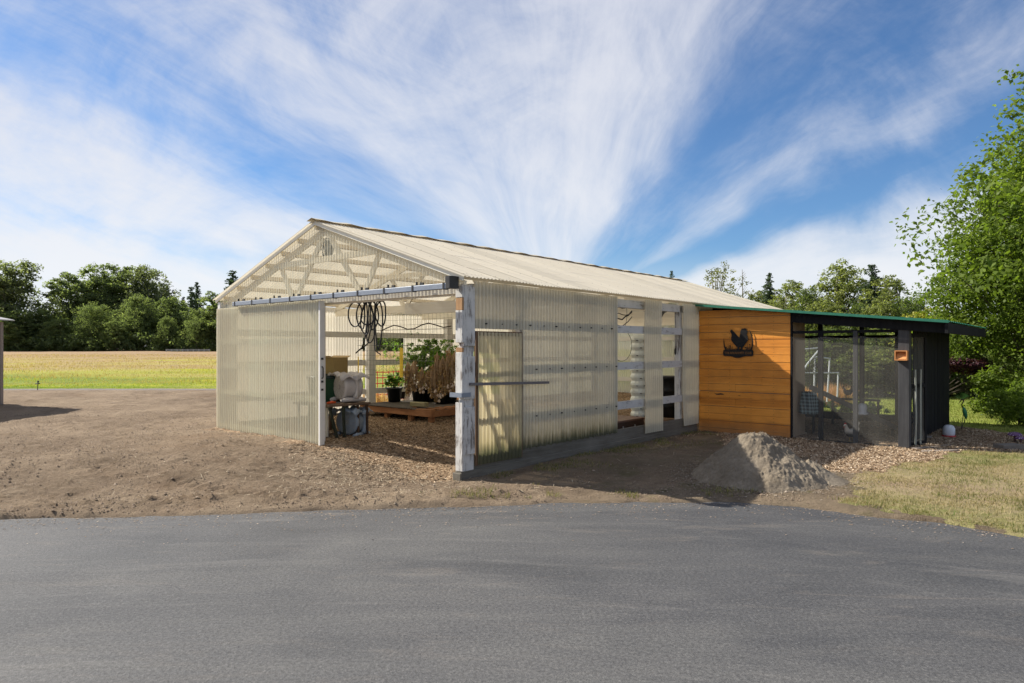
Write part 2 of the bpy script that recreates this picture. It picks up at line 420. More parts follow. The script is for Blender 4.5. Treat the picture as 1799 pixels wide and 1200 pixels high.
def spread(parts):
    o = []
    for a_, b_, st_ in parts: o.append(np.arange(a_, b_, st_))
    return np.concatenate(o)
gx = spread([(-420, -120, 20), (-120, -40, 4), (-40, -16, .5), (-16, -8, .08), (-8, 8, .04), (8, 14, .09), (14, 40, .6), (40, 120, 5), (120, 421, 20)])
gy = spread([(-60, 0, 6), (0, 5, .6), (5, 6, .12), (6, 10, .035), (10, 14, .06), (14, 24, .12), (24, 50, .6), (50, 170, 3), (170, 900, 40)])
GX, GY = np.meshgrid(gx, gy, indexing='ij')
GZ = H(GX, GY)
nx_, ny_ = GX.shape
idx = np.arange(nx_ * ny_).reshape(nx_, ny_)
F = np.stack([idx[:-1, :-1], idx[1:, :-1], idx[1:, 1:], idx[:-1, 1:]], -1).reshape(-1, 4)
V = np.stack([GX, GY, GZ], -1).reshape(-1, 3)
cx = (GX[:-1, :-1] + GX[1:, 1:]).ravel() / 2; cy = (GY[:-1, :-1] + GY[1:, 1:]).ravel() / 2
reg = regions(cx, cy)

# ground materials
m_dirt, t = new_mat('dirt'); o = t.obj(); xyz = t.sep(o)
big = t.noise(o, .55, 5, .6, .4); mid = t.noise(o, 3.2, 6, .68, .3); fin = t.noise(o, 24, 6, .72); grit = t.noise(o, 110, 4, .7)
f = t.m('ADD', t.m('MULTIPLY', big, .45), t.m('ADD', t.m('MULTIPLY', mid, .35), t.m('MULTIPLY', fin, .3)))
c = t.ramp(f, [(.38, (.165, .122, .084)), (.50, (.275, .206, .142)), (.60, (.36, .275, .190)), (.70, (.44, .345, .245))])
red = t.mapr(t.noise(o, .33, 4, .6, 0), .56, .66)
c = t.mix(t.m('MULTIPLY', red, .35), c, (.24, .155, .095))
nz = t.n('ShaderNodeVectorMath', operation='DISTANCE'); 
dr = t.m('SUBTRACT', xyz[1], t.m('MULTIPLY', t.m('SUBTRACT', mid, .5), 1.2))
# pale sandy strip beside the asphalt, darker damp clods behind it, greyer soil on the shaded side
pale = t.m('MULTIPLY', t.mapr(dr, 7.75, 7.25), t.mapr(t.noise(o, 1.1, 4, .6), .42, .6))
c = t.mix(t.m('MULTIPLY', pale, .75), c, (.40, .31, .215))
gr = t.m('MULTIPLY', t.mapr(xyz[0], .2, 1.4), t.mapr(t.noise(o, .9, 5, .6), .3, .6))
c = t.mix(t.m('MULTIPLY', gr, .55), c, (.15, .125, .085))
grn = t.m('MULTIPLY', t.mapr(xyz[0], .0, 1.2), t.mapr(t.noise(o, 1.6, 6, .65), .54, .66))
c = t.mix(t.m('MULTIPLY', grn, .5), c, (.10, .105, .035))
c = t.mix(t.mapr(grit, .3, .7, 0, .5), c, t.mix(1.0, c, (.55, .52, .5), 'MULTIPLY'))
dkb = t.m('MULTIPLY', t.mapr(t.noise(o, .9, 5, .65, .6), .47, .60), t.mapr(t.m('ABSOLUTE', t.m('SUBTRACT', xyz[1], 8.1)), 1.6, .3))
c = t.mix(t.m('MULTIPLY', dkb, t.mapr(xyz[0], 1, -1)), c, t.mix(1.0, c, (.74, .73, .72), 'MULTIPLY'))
bmp = t.bump(t.m('ADD', t.m('MULTIPLY', fin, .8), t.m('MULTIPLY', grit, .5)), 1.0, .065)
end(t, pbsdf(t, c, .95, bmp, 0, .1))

m_chipbed, t = new_mat('chip bed'); o = t.obj()
vo = t.n('ShaderNodeTexVoronoi'); t.put(vo.inputs['Vector'], t.vmul(o, (1, 1.0, 1))); vo.inputs['Scale'].default_value = 38; vo.inputs['Randomness'].default_value = 1
f = t.m('ADD', t.m('MULTIPLY', t.sep(vo.outputs['Color'])[0], .6), t.m('MULTIPLY', t.noise(o, 3, 5), .5))
c = t.ramp(f, [(.15, (.07, .048, .03)), (.45, (.19, .125, .075)), (.7, (.30, .21, .13)), (.95, (.46, .35, .24))])
end(t, pbsdf(t, c, .9, t.bump(t.m('ADD', t.sep(vo.outputs['Color'])[1], t.noise(o, 60, 4)), .8, .02), 0, .15))

m_lawn, t = new_mat('lawn soil'); o = t.obj()
f = t.m('ADD', t.m('MULTIPLY', t.noise(o, .45, 6, .6, .5), .6), t.m('MULTIPLY', t.noise(o, 9, 6, .7), .45))
xyz = t.sep(o)
far = t.mapr(xyz[1], 11.5, 13.5)
cn = t.ramp(f, [(.36, (.27, .20, .13)), (.48, (.29, .235, .13)), (.60, (.20, .19, .075)), (.72, (.12, .14, .04))])
cf = t.ramp(f, [(.35, (.26, .26, .07)), (.52, (.20, .235, .045)), (.70, (.125, .18, .03))])
c = t.mix(far, cn, cf)
end(t, pbsdf(t, c, .95, t.bump(t.noise(o, 45, 5, .7), .9, .03), 0, .1))

m_field, t = new_mat('field grass'); o = t.obj(); xyz = t.sep(o)
n1 = t.noise(t.vmul(o, (.05, .16, 1)), 1.0, 6, .6, .4); n2 = t.noise(t.vmul(o, (.6, 1.1, 1)), 1.0, 6, .7)
yb = t.m('ADD', xyz[1], t.m('MULTIPLY', t.m('SUBTRACT', n1, .5), 70))
c = t.ramp(t.mapr(yb, 20, 100), [(0, (.16, .21, .035)), (.10, (.28, .29, .05)), (.25, (.36, .32, .085)), (.45, (.36, .27, .12)), (.62, (.35, .24, .13)), (1, (.34, .23, .14))])
tan = t.mapr(n1, .48, .62)
c = t.mix(t.m('MULTIPLY', tan, .5), c, (.31, .215, .12))
yel = t.m('MULTIPLY', t.mapr(t.noise(t.vmul(o, (.09, .26, 1)), 1.0, 4, .6, 0), .57, .66), t.mapr(xyz[1], 70, 55))
c = t.mix(yel, c, (.33, .34, .03))
c = t.mix(t.mapr(n2, .35, .65, 0, .45), c, t.mix(1.0, c, (.55, .6, .5), 'MULTIPLY'))
end(t, pbsdf(t, c, .95, t.bump(n2, .8, .2), 0, .1))

m_path, t = new_mat('path gravel'); o = t.obj()
c = t.ramp(t.noise(o, 14, 6, .7), [(.3, (.14, .12, .10)), (.7, (.22, .195, .17))])
end(t, pbsdf(t, c, .9, t.bump(t.noise(o, 60, 4), .8, .02), 0, .2))

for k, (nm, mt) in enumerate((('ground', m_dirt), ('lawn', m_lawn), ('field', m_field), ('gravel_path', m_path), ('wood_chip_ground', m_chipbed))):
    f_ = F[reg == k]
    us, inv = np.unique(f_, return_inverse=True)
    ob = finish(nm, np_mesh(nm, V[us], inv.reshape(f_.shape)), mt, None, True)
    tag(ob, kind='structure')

# asphalt
m_asph, t = new_mat('asphalt'); o = t.obj()
agg = t.n('ShaderNodeTexVoronoi'); t.put(agg.inputs['Vector'], o); agg.inputs['Scale'].default_value = 95
agg2 = t.noise(o, 150, 4, .75); agm = t.noise(o, 42, 5, .7)
rot = t.n('ShaderNodeMapping'); t.put(rot.inputs[0], o); rot.inputs['Rotation'].default_value = (0, 0, R(-32)); rot.inputs['Scale'].default_value = (.28, 1.5, 1)
sw = t.noise(rot.outputs[0], 1.1, 6, .62, 1.1); bg_ = t.noise(o, .35, 4, .6, .6); dust = t.noise(rot.outputs[0], 2.6, 7, .66, 1.6)
f = t.m('ADD', t.m('MULTIPLY', sw, .55), t.m('MULTIPLY', bg_, .5))
c = t.ramp(f, [(.38, (.070, .071, .073)), (.50, (.092, .092, .094)), (.62, (.116, .115, .113))])
xyz = t.sep(o)
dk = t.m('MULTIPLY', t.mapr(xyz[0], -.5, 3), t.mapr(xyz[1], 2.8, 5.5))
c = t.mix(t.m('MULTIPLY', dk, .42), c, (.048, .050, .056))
dd = t.mapr(dust, .56, .72)
nearedge = t.mapr(xyz[1], 3.0, 6.6, .16, .40)
c = t.mix(t.m('MULTIPLY', dd, nearedge), c, (.24, .205, .17))
g1 = t.noise(o, 46, 4, .8); g2 = t.noise(o, 130, 2, .8)
c = t.mix(t.mapr(g1, .34, .66, 0, 1), c, t.mix(1.0, c, (.40, .40, .41), 'MULTIPLY'))
c = t.mix(t.mapr(g2, .50, .72, 0, .8), c, t.mix(1.0, c, (1.75, 1.72, 1.66), 'MULTIPLY'))
sp = t.mapr(t.sep(agg.outputs['Color'])[0], .84, 1.0)
cxx = t.m('ADD', xyz[0], 1.5); cyy = t.m('ADD', xyz[1], 5.5)
rr_p = t.m('SQRT', t.m('ADD', t.m('MULTIPLY', cxx, cxx), t.m('MULTIPLY', cyy, cyy))); an_p = t.m('ARCTAN2', cxx, cyy)
arc = t.noise(t.comb(t.m('MULTIPLY', rr_p, 1.0), t.m('MULTIPLY', an_p, 3.2), 4.0), 1.0, 7, .66, .9)
arc2 = t.noise(t.comb(t.m('MULTIPLY', rr_p, 4), t.m('MULTIPLY', an_p, 4.5), 8.0), 1.0, 6, .66, .8)
c = t.mix(t.mapr(arc, .40, .66, 0, .5), c, t.mix(1.0, c, (1.30, 1.28, 1.24), 'MULTIPLY'))
c = t.mix(t.m('MULTIPLY', t.mapr(arc, .50, .34), .45), c, t.mix(1.0, c, (.66, .68, .72), 'MULTIPLY'))
c = t.mix(t.m('MULTIPLY', t.mapr(arc2, .56, .70), .28), c, (.20, .19, .175))
c = t.mix(t.m('MULTIPLY', sp, .20), c, (.25, .24, .225))
pit = t.mapr(agg2, .40, .30)
c = t.mix(t.m('MULTIPLY', pit, .7), c, (.025, .025, .028))
hh = t.m('ADD', t.m('MULTIPLY', agg2, .5), t.m('MULTIPLY', g1, -1.0))
end(t, pbsdf(t, c, t.mapr(sw, .3, .7, .62, .82), t.bump(hh, .7, .007), 0, .35))
mb = MB(); xs_ = np.concatenate([np.arange(-60, -12, 3), np.arange(-12, 12, .25), np.arange(12, 61, 3)])
for i, x_ in enumerate(xs_):
    y1 = float(np.interp(x_, EX, EY)) + .25
    mb.v += [(float(x_), -40, 0), (float(x_), y1, 0)]
    if i: mb.f.append((2 * i - 2, 2 * i, 2 * i + 1, 2 * i - 1)); mb.mi.append(0)
tag(mb.build('driveway', m_asph), kind='structure')

# ------------------------------------------------------------------ scattered ground cover
rng = np.random.default_rng(7)
def flakes(name, X, Y, ln, wd, mat, tint, lift=.01, tilt=.35, kindlabel=None, zadd=None):
    n = len(X); Z = H(X, Y) + lift + (zadd if zadd is not None else 0)
    th = rng.uniform(0, 2 * np.pi, n)
    u = np.stack([np.cos(th), np.sin(th), rng.normal(0, tilt, n)], -1)
    v = np.stack([-np.sin(th), np.cos(th), rng.normal(0, tilt, n)], -1)
    c_ = np.stack([X, Y, Z], -1); l = ln[:, None]; w_ = wd[:, None]
    Vv = np.concatenate([c_ - u * l - v * w_ * .6, c_ - u * l * .7 + v * w_, c_ + u * l * .9 + v * w_ * .7, c_ + u * l * .8 - v * w_], 1).reshape(-1, 3)
    Fv = np.arange(4 * n).reshape(n, 4)
    return finish(name, np_mesh(name, Vv, Fv, tint), mat)
m_chip, t = new_mat('wood chips'); a_ = t.attr('tint')[2]
c = t.ramp(a_, [(0, (.13, .085, .05)), (.35, (.27, .185, .115)), (.7, (.43, .32, .21)), (1, (.66, .55, .41))])
end(t, pbsdf(t, c, .85, None, 0, .15))
m_straw, t = new_mat('straw'); a_ = t.attr('tint')[2]
c = t.ramp(a_, [(0, (.20, .15, .10)), (1, (.58, .50, .36))]); end(t, pbsdf(t, c, .85, None, 0, .2))
m_pebble, t = new_mat('pebbles'); a_ = t.attr('tint')[2]
c = t.ramp(a_, [(0, (.13, .095, .068)), (.6, (.23, .175, .125)), (1, (.42, .35, .28))]); end(t, pbsdf(t, c, .9, None, 0, .15))

# chips inside the greenhouse, thinning out over the dirt in front of the opening
n = 42000; a_ = rng.uniform(-6, -.15, n); b_ = rng.uniform(-.9, 12, n) ** 1.0
b_ = np.where(rng.random(n) < .6, rng.uniform(-.7, 4.0, n), b_)
keep = (rng.random(n) < sst(-1.7, .35, b_ + fbm(a_ * 2, b_ * 2, 60) * 1.2)) & ((a_ > -3.2) | (b_ > 0)); a_, b_ = a_[keep], b_[keep]
X = P0.x + CT * a_ - ST * b_; Y = P0.y + ST * a_ + CT * b_
o = flakes('wood_chips', X, Y, rng.uniform(.008, .024, len(X)), rng.uniform(.003, .008, len(X)), m_chip, np.clip(rng.beta(1.6, 2.2, len(X)) + .05 * fbm(X, Y, 3), 0, 1), .008)
tag(o, 'loose brown wood chips spread through the greenhouse and its open doorway', 'wood chips', kind='stuff')
n = 105000; X = rng.uniform(2, 9.8, n); Y = rng.uniform(8.6, 15.6, n); r_ = regions(X, Y); a_, b_ = toab(X, Y)
keep = (r_ == 4) & (a_ > .02) & ~((a_ > .05) & (a_ < 3.5) & (b_ > 6.7) & (rng.random(n) < .8)); X, Y = X[keep], Y[keep]
o = flakes('bark_chips', X, Y, rng.uniform(.008, .026, len(X)), rng.uniform(.003, .008, len(X)), m_chip, np.clip(rng.beta(2.0, 1.5, len(X)), 0, 1), .012, .35)
tag(o, 'pale bark chips in front of and beside the chicken coop', 'bark chips', kind='stuff')
# dirt clods and straw bits
n = 42000; X = rng.uniform(-11, 3.2, n); Y = 6.5 + rng.random(n) ** 1.6 * 8; dd_ = edge_d(X, Y); a_, b_ = toab(X, Y)
k_ = (dd_ > .08) & (regions(X, Y) == 0) & ~((a_ > -6) & (a_ < -.1) & (b_ > 0)) & (fbm(X * 1.4, Y * 1.4, 71) + rng.normal(0, .14, n) > -.02); X, Y = X[k_], Y[k_]
n = len(X); s = rng.uniform(.004, .017, n) * .8 * (1 + .8 * (rng.random(n) < .04)); Z = H(X, Y) + s * .4
dirs = np.array([(1, 0, 0), (0, 1, 0), (-1, 0, 0), (0, -1, 0), (0, 0, .8)], float)
Vv = np.stack([np.stack([X, Y, Z], -1) + dirs[i] * s[:, None] * rng.uniform(.6, 1.3, (n, 1)) for i in range(5)], 1).reshape(-1, 3)
bq = (np.arange(n) * 5)[:, None, None]; Fv = (np.array([(0, 1, 4), (1, 2, 4), (2, 3, 4), (3, 0, 4)])[None] + bq).reshape(-1, 3)
o = finish('dirt_clods', np_mesh('dirt_clods', Vv, Fv, np.repeat(rng.beta(1.5, 3, n), 4)), m_pebble)
tag(o, 'small clods and pebbles strewn over the bare brown dirt yard', 'clods', kind='stuff')
n = 2600; X = np.concatenate([rng.uniform(-8, 3, 1000), rng.normal(-1.9, .9, 1600)]); Y = np.concatenate([rng.uniform(6.9, 14, 1000), rng.normal(8.6, .75, 1600)])
k_ = (edge_d(X, Y) > .1) & (regions(X, Y) != 1); X, Y = X[k_], Y[k_]
o = flakes('straw_bits', X, Y, rng.uniform(.012, .06, len(X)), rng.uniform(.0015, .0035, len(X)), m_straw, rng.beta(2, 2, len(X)), .014, .15)
tag(o, 'dry straw bits and twigs on the dirt by the open doorway', 'straw', kind='stuff')

n = 2600; X = rng.uniform(-9, 6, n); d_ = -np.abs(rng.exponential(.22, n)); Y = np.interp(X, EX, EY) + d_ + .03; k_ = (Y > 2.5); X, Y = X[k_], Y[k_]
o = flakes('edge_grit', X, Y, rng.uniform(.003, .012, len(X)), rng.uniform(.003, .009, len(X)), m_pebble, rng.beta(2.5, 1.6, len(X)), 0, .15, zadd=.005 - H(X, Y))
tag(o, 'grit and crumbs of dirt spilt over the asphalt edge', 'grit', kind='stuff')
# grass
def blades(name, X, Y, h, wd, mat, tint, lean=.5):
    n = len(X); Z = H(X, Y) - .004
    th = rng.uniform(0, 2 * np.pi, n); ph = rng.uniform(0, 2 * np.pi, n); ln = np.abs(rng.normal(0, lean, n))
    s_ = np.stack([np.cos(th), np.sin(th), 0 * th], -1) * wd[:, None]
    d_ = np.stack([np.cos(ph) * ln, np.sin(ph) * ln, 1 - .3 * np.minimum(ln, 1)], -1) * h[:, None]
    b_ = np.stack([X, Y, Z], -1)
    m_ = b_ + d_ * np.array([.45, .45, .6])
    Vv = np.stack([b_ - s_, b_ + s_, m_ + s_ * .8, m_ - s_ * .8, b_ + d_], 1).reshape(-1, 3)
    bq = (np.arange(n) * 5)[:, None]
    Fq = np.array([0, 1, 2, 3])[None] + bq
    Ft = np.stack([bq[:, 0] + 3, bq[:, 0] + 2, bq[:, 0] + 4, bq[:, 0] + 4], -1)
    # triangle as separate tri mesh: build with from arrays of tris
    T = np.concatenate([Fq[:, [0, 1, 2]], Fq[:, [0, 2, 3]], Ft[:, :3]], 0)
    return finish(name, np_mesh(name, Vv, T, np.concatenate([tint, tint, tint])), mat)
m_blade = leafmat('grass blades', (.35, .275, .165), (.165, .165, .055), (.085, .115, .03), .25, .7, .15)
n = 150000; X = rng.uniform(3.2, 10.5, n); Y = 4.6 + rng.random(n) ** 1.3 * 7.2
k_ = (regions(X, Y) == 1) & (edge_d(X, Y) > .06); X, Y = X[k_], Y[k_]
pt = fbm(X * .9, Y * .9, 81, 4) * 2.6 + .33 + fbm(X * 5, Y * 5, 82, 3) * .9
den = rng.random(len(X)) < np.clip(.55 + fbm(X * 1.8, Y * 1.8, 83, 3) * 2.2, .15, 1); X, Y, pt = X[den], Y[den], pt[den]
o = blades('grass', X, Y, rng.uniform(.018, .05, len(X)), rng.uniform(.0018, .0038, len(X)), m_blade, np.clip(pt + rng.normal(0, .22, len(X)), 0, 1), .8)
tag(o, 'short half-dry lawn grass at the right beside the driveway', 'grass', kind='stuff')
n = 70000; X = rng.uniform(3, 26, n); Y = 11 + rng.random(n) * 14; k_ = (regions(X, Y) == 1); X, Y = X[k_], Y[k_]
m_blade2 = leafmat('far lawn blades', (.27, .27, .09), (.19, .23, .05), (.12, .17, .03), .25, .7, .15)
o = blades('lawn_grass', X, Y, rng.uniform(.03, .08, len(X)), rng.uniform(.004, .009, len(X)), m_blade2, np.clip(rng.beta(2, 2, len(X)) + fbm(X, Y, 4), 0, 1), .6)
tag(o, 'mown green lawn grass behind the chicken coop', 'grass', kind='stuff')
# weeds in the shade beside the greenhouse skirt and along the asphalt
n = 9000; a_ = np.abs(rng.normal(0, .35, n)) + .06; b_ = rng.uniform(.1, 6.4, n); k_ = fbm(a_ * 2.2, b_ * 1.6, 91, 3) + rng.normal(0, .06, n) > .09; a_, b_ = a_[k_], b_[k_]
X = P0.x + CT * a_ - ST * b_; Y = P0.y + ST * a_ + CT * b_
X2 = rng.uniform(-1, 4.4, 5000); Y2 = np.interp(X2, EX, EY) + .15 + np.abs(rng.normal(0, .3, 5000)); k_ = fbm(X2 * 4, Y2 * 4, 95, 3) > .14; X = np.concatenate([X, X2[k_]]); Y = np.concatenate([Y, Y2[k_]])
o = blades('weeds', X, Y, rng.uniform(.02, .075, len(X)), rng.uniform(.002, .004, len(X)), m_blade, np.clip(rng.normal(.6, .3, len(X)), 0, 1), .9)
tag(o, 'sparse weeds along the greenhouse skirt and asphalt edge', 'weeds', kind='stuff')
# field grass in tufts, first 45 metres of the field
m_fb = leafmat('field blades', (.34, .25, .12), (.33, .33, .06), (.16, .24, .03), .4, .7, .1)
n = 60000; Y = 22.9 + rng.random(n) ** 2.2 * 60; X = -1 - rng.random(n) * (Y * .78); k_ = (regions(X, Y) == 2); X, Y = X[k_], Y[k_]
tt = .95 - (Y - 22.8) / 13 + fbm(X * .15, Y * .4, 97, 4) * 2.6 + rng.normal(0, .22, len(X))
hg = rng.uniform(.03, .10, len(X)) * (.35 + .65 * sst(22.6, 27, Y)) * (.7 + .9 * np.clip(fbm(X * .35, Y * .5, 98) * 3 + .3, 0, 1.5)) * (1 + (Y - 23) * .012)
o = blades('field_grass', X, Y, hg, rng.uniform(.004, .010, len(X)) * (1 + (Y - 23) * .02), m_fb, np.clip(tt, 0, 1), .45)
tag(o, 'tall yellow-green and tan meadow grass beyond the gravel path', 'grass', kind='stuff')
# ------------------------------------------------------------------ greenhouse
W_, LN = 6.1, 12.07           # width (a from -6.1 to 0) and length (b)
EZ, RZ = 2.50, 3.515
def roofz(a): return RZ - (RZ - EZ) * abs(a + W_ / 2) / (W_ / 2)
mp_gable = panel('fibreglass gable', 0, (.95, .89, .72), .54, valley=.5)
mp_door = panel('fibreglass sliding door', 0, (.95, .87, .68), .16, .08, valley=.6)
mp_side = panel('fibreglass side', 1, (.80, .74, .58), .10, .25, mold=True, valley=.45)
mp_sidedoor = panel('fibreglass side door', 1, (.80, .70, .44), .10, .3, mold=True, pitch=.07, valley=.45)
mp_roof = panel('fibreglass roof', 1, (.80, .735, .60), .06, .12, vaxis=0, screws=True)
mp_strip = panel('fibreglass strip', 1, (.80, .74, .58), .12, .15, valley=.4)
mp_back = panel('fibreglass back', 1, (.80, .75, .64), .08, .12)
m_white = simple('painted white timber', (.66, .65, .62), .6, var=.07)
m_peel = peel('peeling white post', 2, .447, (.66, .64, .60))
m_peelg = peel('peeling white girt', 1, .42, (.62, .61, .58))
m_truss = wood('truss timber', (.76, .70, .58), (.90, .86, .76), 0, .7)
m_trussy = wood('long timber', (.58, .50, .38), (.80, .73, .60), 1, .7)
m_skirt = wood('weathered skirt board', (.085, .075, .055), (.22, .20, .165), 1, .9)
m_brownw = wood('brown stained frame', (.10, .06, .035), (.24, .15, .09), 2, .8)
m_rawpost = wood('bare brown wood', (.25, .13, .06), (.50, .30, .15), 2, .8)
m_steel = simple('galvanised track', (.22, .25, .30), .5, .25, .08)
m_darkm = simple('dark metal', (.05, .05, .05), .5, .6)
m_black = simple('black rubber', (.018, .018, .018), .5)

GH = thing('greenhouse', 'long pole greenhouse clad in cream corrugated fibreglass with its sliding door half open', 'greenhouse', P0, TH)

def corr(name, mat, origin, U, N, u0, u1, lo, hi, parent, pitch=.068, amp=.013, div=8, rows=1, V=(0, 0, 1), warp=.0):
    """corrugated sheet: at coordinate u along U it spans V from lo(u) to hi(u)"""
    O, U, N, V = (np.array(v, float) for v in (origin, U, N, V))
    n = max(2, int(round((u1 - u0) / pitch * div)))
    us = np.linspace(u0, u1, n + 1)
    lo_ = np.array([lo(u) if callable(lo) else lo for u in us]); hi_ = np.array([hi(u) if callable(hi) else hi for u in us])
    ok = hi_ - lo_ > .004
    us, lo_, hi_ = us[ok], lo_[ok], hi_[ok]
    off = amp * np.sin(us * 2 * np.pi / pitch)
    ks = np.linspace(0, 1, rows + 1)[None, :]
    vv = lo_[:, None] * (1 - ks) + hi_[:, None] * ks
    wv = warp * (vn(us[:, None] * 1.3 + 0 * vv, vv * 1.1, 5) - .5)
    P = O + us[:, None, None] * U + vv[..., None] * V + (off[:, None] + wv)[..., None] * N
    i = np.arange(P.shape[0] * P.shape[1]).reshape(P.shape[:2])
    Fq = np.stack([i[:-1, :-1], i[1:, :-1], i[1:, 1:], i[:-1, 1:]], -1).reshape(-1, 4)
    return finish(name, np_mesh(name, P.reshape(-1, 3), Fq), mat, parent, True)

# roof: two corrugated slopes, ridge cap, purlins
for sg in (1, -1):
    half = W_ / 2 + .14
    Vd = np.array([sg, 0, -(RZ - EZ) / (W_ / 2)]); Vd = Vd / np.linalg.norm(Vd)
    Nn = np.array([-Vd[2] * sg, 0, abs(Vd[0])]); ln_ = half / abs(Vd[0])
    def hi_edge(u, ln_=ln_):
        k = math.floor(u / .61)
        return ln_ + .02 * math.sin(k * 12.9898) 
    corr('roof_sheet', mp_roof, (-W_ / 2, 0, RZ + .075), (0, 1, 0), Nn, -.10, LN + .12, .02, hi_edge, GH, rows=8, V=Vd, amp=.009, warp=.012)
    mb = MB()
    for k in range(7):
        s_ = .12 + k * (W_ / 2 - .16) / 6; aa_ = -W_ / 2 + sg * s_
        zz = roofz(aa_) + .04
        mb = MB(); mb.bar((aa_, .04, zz), (aa_, LN - .02, zz), .04, .075, up=(Nn[0], 0, Nn[2])); mb.build('purlin', m_trussy, GH)
mb = MB()
prof = [(-.13, -.030), (-.07, -.012), (0, .008), (.07, -.012), (.13, -.030)]
ys_ = np.arange(-.12, LN + .15, .16)
for i, y_ in enumerate(ys_):
    wz = .008 * math.sin(i * 1.9) + .004 * math.sin(i * 5.1)
    b0 = len(mb.v); mb.v += [(-W_ / 2 + p_, float(y_), RZ + .10 + z_ + wz) for p_, z_ in prof]
    if i:
        for j in range(4): mb.f.append((b0 - 5 + j, b0 - 4 + j, b0 + j + 1, b0 + j)); mb.mi.append(0)
mb.build('ridge_cap', simple('aged ridge cap', (.48, .43, .33), .7), GH)
# trusses
def truss(b, name='truss'):
    mb = MB(); w = .04
    A0, A1, M = -W_ + .02, -.02, -W_ / 2
    zb = 2.385
    mb.box(A0, A1, b - w / 2, b + w / 2, zb - .07, zb + .07)
    for sg in (1, -1):
        mb.bar((M + sg * .01, b, RZ - .075), (M + sg * (W_ / 2 - .03), b, EZ - .055), w, .10, up=(0, 0, 1))
        q1 = (M + sg * 1.30, b + .042 , roofz(M + 1.3) - .07); bt = (M + sg * .90, b + .042, zb)
        tp = (M + sg * .10, b + .042, RZ - .15)
        mb.bar(bt, tp, w * .9, .085); mb.bar(bt, q1, w * .9, .085)
    mb.bar((M - 1.36, b - .041, 3.0), (M + 1.36, b - .041, 3.02), w * .9, .085)
    return mb.build(name, m_truss, GH)
for b_ in (.11, 2.45, 4.85, 7.25, 9.65, 11.95): truss(b_)
# doubled stub webs beside the door header
mb = MB()
for k in (0, 1):
    o_ = k * .16
    mb.bar((-1.05 + o_, 1.30, 2.74), (-.80 + o_, 1.30, 2.40), .04, .07); mb.bar((-.36 + o_, 1.30, 2.55 - o_ * .3), (-.66 + o_, 1.30, 2.40), .04, .07)
mb.build('web_brace', m_truss, GH)
mb = MB(); mb.box(-2.6, -.05, 1.33, 1.37, 2.20, 2.38); mb.build('tie_beam', m_truss, GH)

# posts
def post(name, a0, a1, b0, b1, z1, mat=m_peel, z0=-.05):
    return MB().box(a0, a1, b0, b1, z0, z1).build(name, mat, GH, bevel=.004)
cp = post('corner_post', -.065, .0, .035, .235, 2.44)
mbc = MB()
for z0, z1 in ((.33, .98), (1.06, 1.60), (1.72, 2.12), (2.28, 2.43)):
    MB().box(-.088, .030, .0, .032, max(z0 if z0 > .34 else .13, 0), z1).build('cladding_board', m_peel, cp, bevel=.004)
for z0, z1 in ((.33, .92), (1.02, 1.55), (1.68, 2.42)):
    MB().box(.002, .027, .034, .232, z0, z1).build('cladding_board', m_peel, cp, bevel=.004)
MB().box(-.084, .024, .003, .033, 2.125, 2.275).build('bare_block', m_rawpost, cp)
MB().box(-.084, .024, .003, .033, 1.605, 1.66).build('bare_block', m_rawpost, cp)
mb = MB(); mb.box(-.165, .042, -.025, -.003, 1.045, 1.10); mb.box(.031, .042, -.003, .14, 1.045, 1.10); mb.build('latch_plate', m_steel, cp)
for b_, wv in ((3.62, .11), (6.0, .11), (8.4, .11), (10.8, .11), (11.97, .14)):
    post('side_post', -.16, -.05, b_ - wv / 2, b_ + wv / 2, 2.46)
post('door_stud', -.13, -.045, 1.20, 1.275, 2.42)
mb = MB(); mb.box(-.045, -.018, 3.55, 3.655, .32, 2.50); mb.build('post_board', m_peelg, GH)
for b_ in (.12, 3.27, 5.6, 8.0, 10.4, 11.95):
    post('far_side_post', -6.06, -5.92, b_ - .09, b_ + .09, 2.44, m_white)
# girts on the near side
for nm, z0, z1, b0 in (('girt', 1.905, 2.03, .245), ('girt', 1.295, 1.42, 1.28), ('girt', .64, .77, 1.28)):
    mb = MB().box(-.046, -.015, b0, LN - .02, z0, z1)
    mb.cur = 1
    for b_ in np.arange(b0 + .22, 3.6, .3): mb.tube([(-.02, b_, (z0 + z1) / 2), (.018, b_, (z0 + z1) / 2)], .010, 6)
    mb.build(nm, [m_peelg, m_darkm], GH)
MB().box(-.13, -.05, .24, LN - .02, 2.335, 2.47).build('eave_plate', m_peelg, GH)
for z0, z1 in ((1.88, 2.0), (1.28, 1.40), (.66, .78)):
    MB().box(-6.085, -6.062, .1, LN - .02, z0, z1).build('far_girt', m_white, GH)
    MB().box(-5.9, -.2, LN - .06, LN - .03, z0, z1).build('back_girt', m_white, GH)
# skirt
MB().box(-.045, -.012, .10, 6.60, .10, .315).build('skirt_board', m_skirt, GH, bevel=.004)
MB().box(-.10, .012, .0, 6.58, -.06, .125).build('base_timber', m_skirt, GH, bevel=.006)
MB().box(-.10, .035, -.04, -.002, -.08, .11).build('post_footing', m_skirt, GH, bevel=.006)
MB().box(-6.09, -6.02, .1, LN, .0, .30).build('far_skirt', m_skirt, GH)

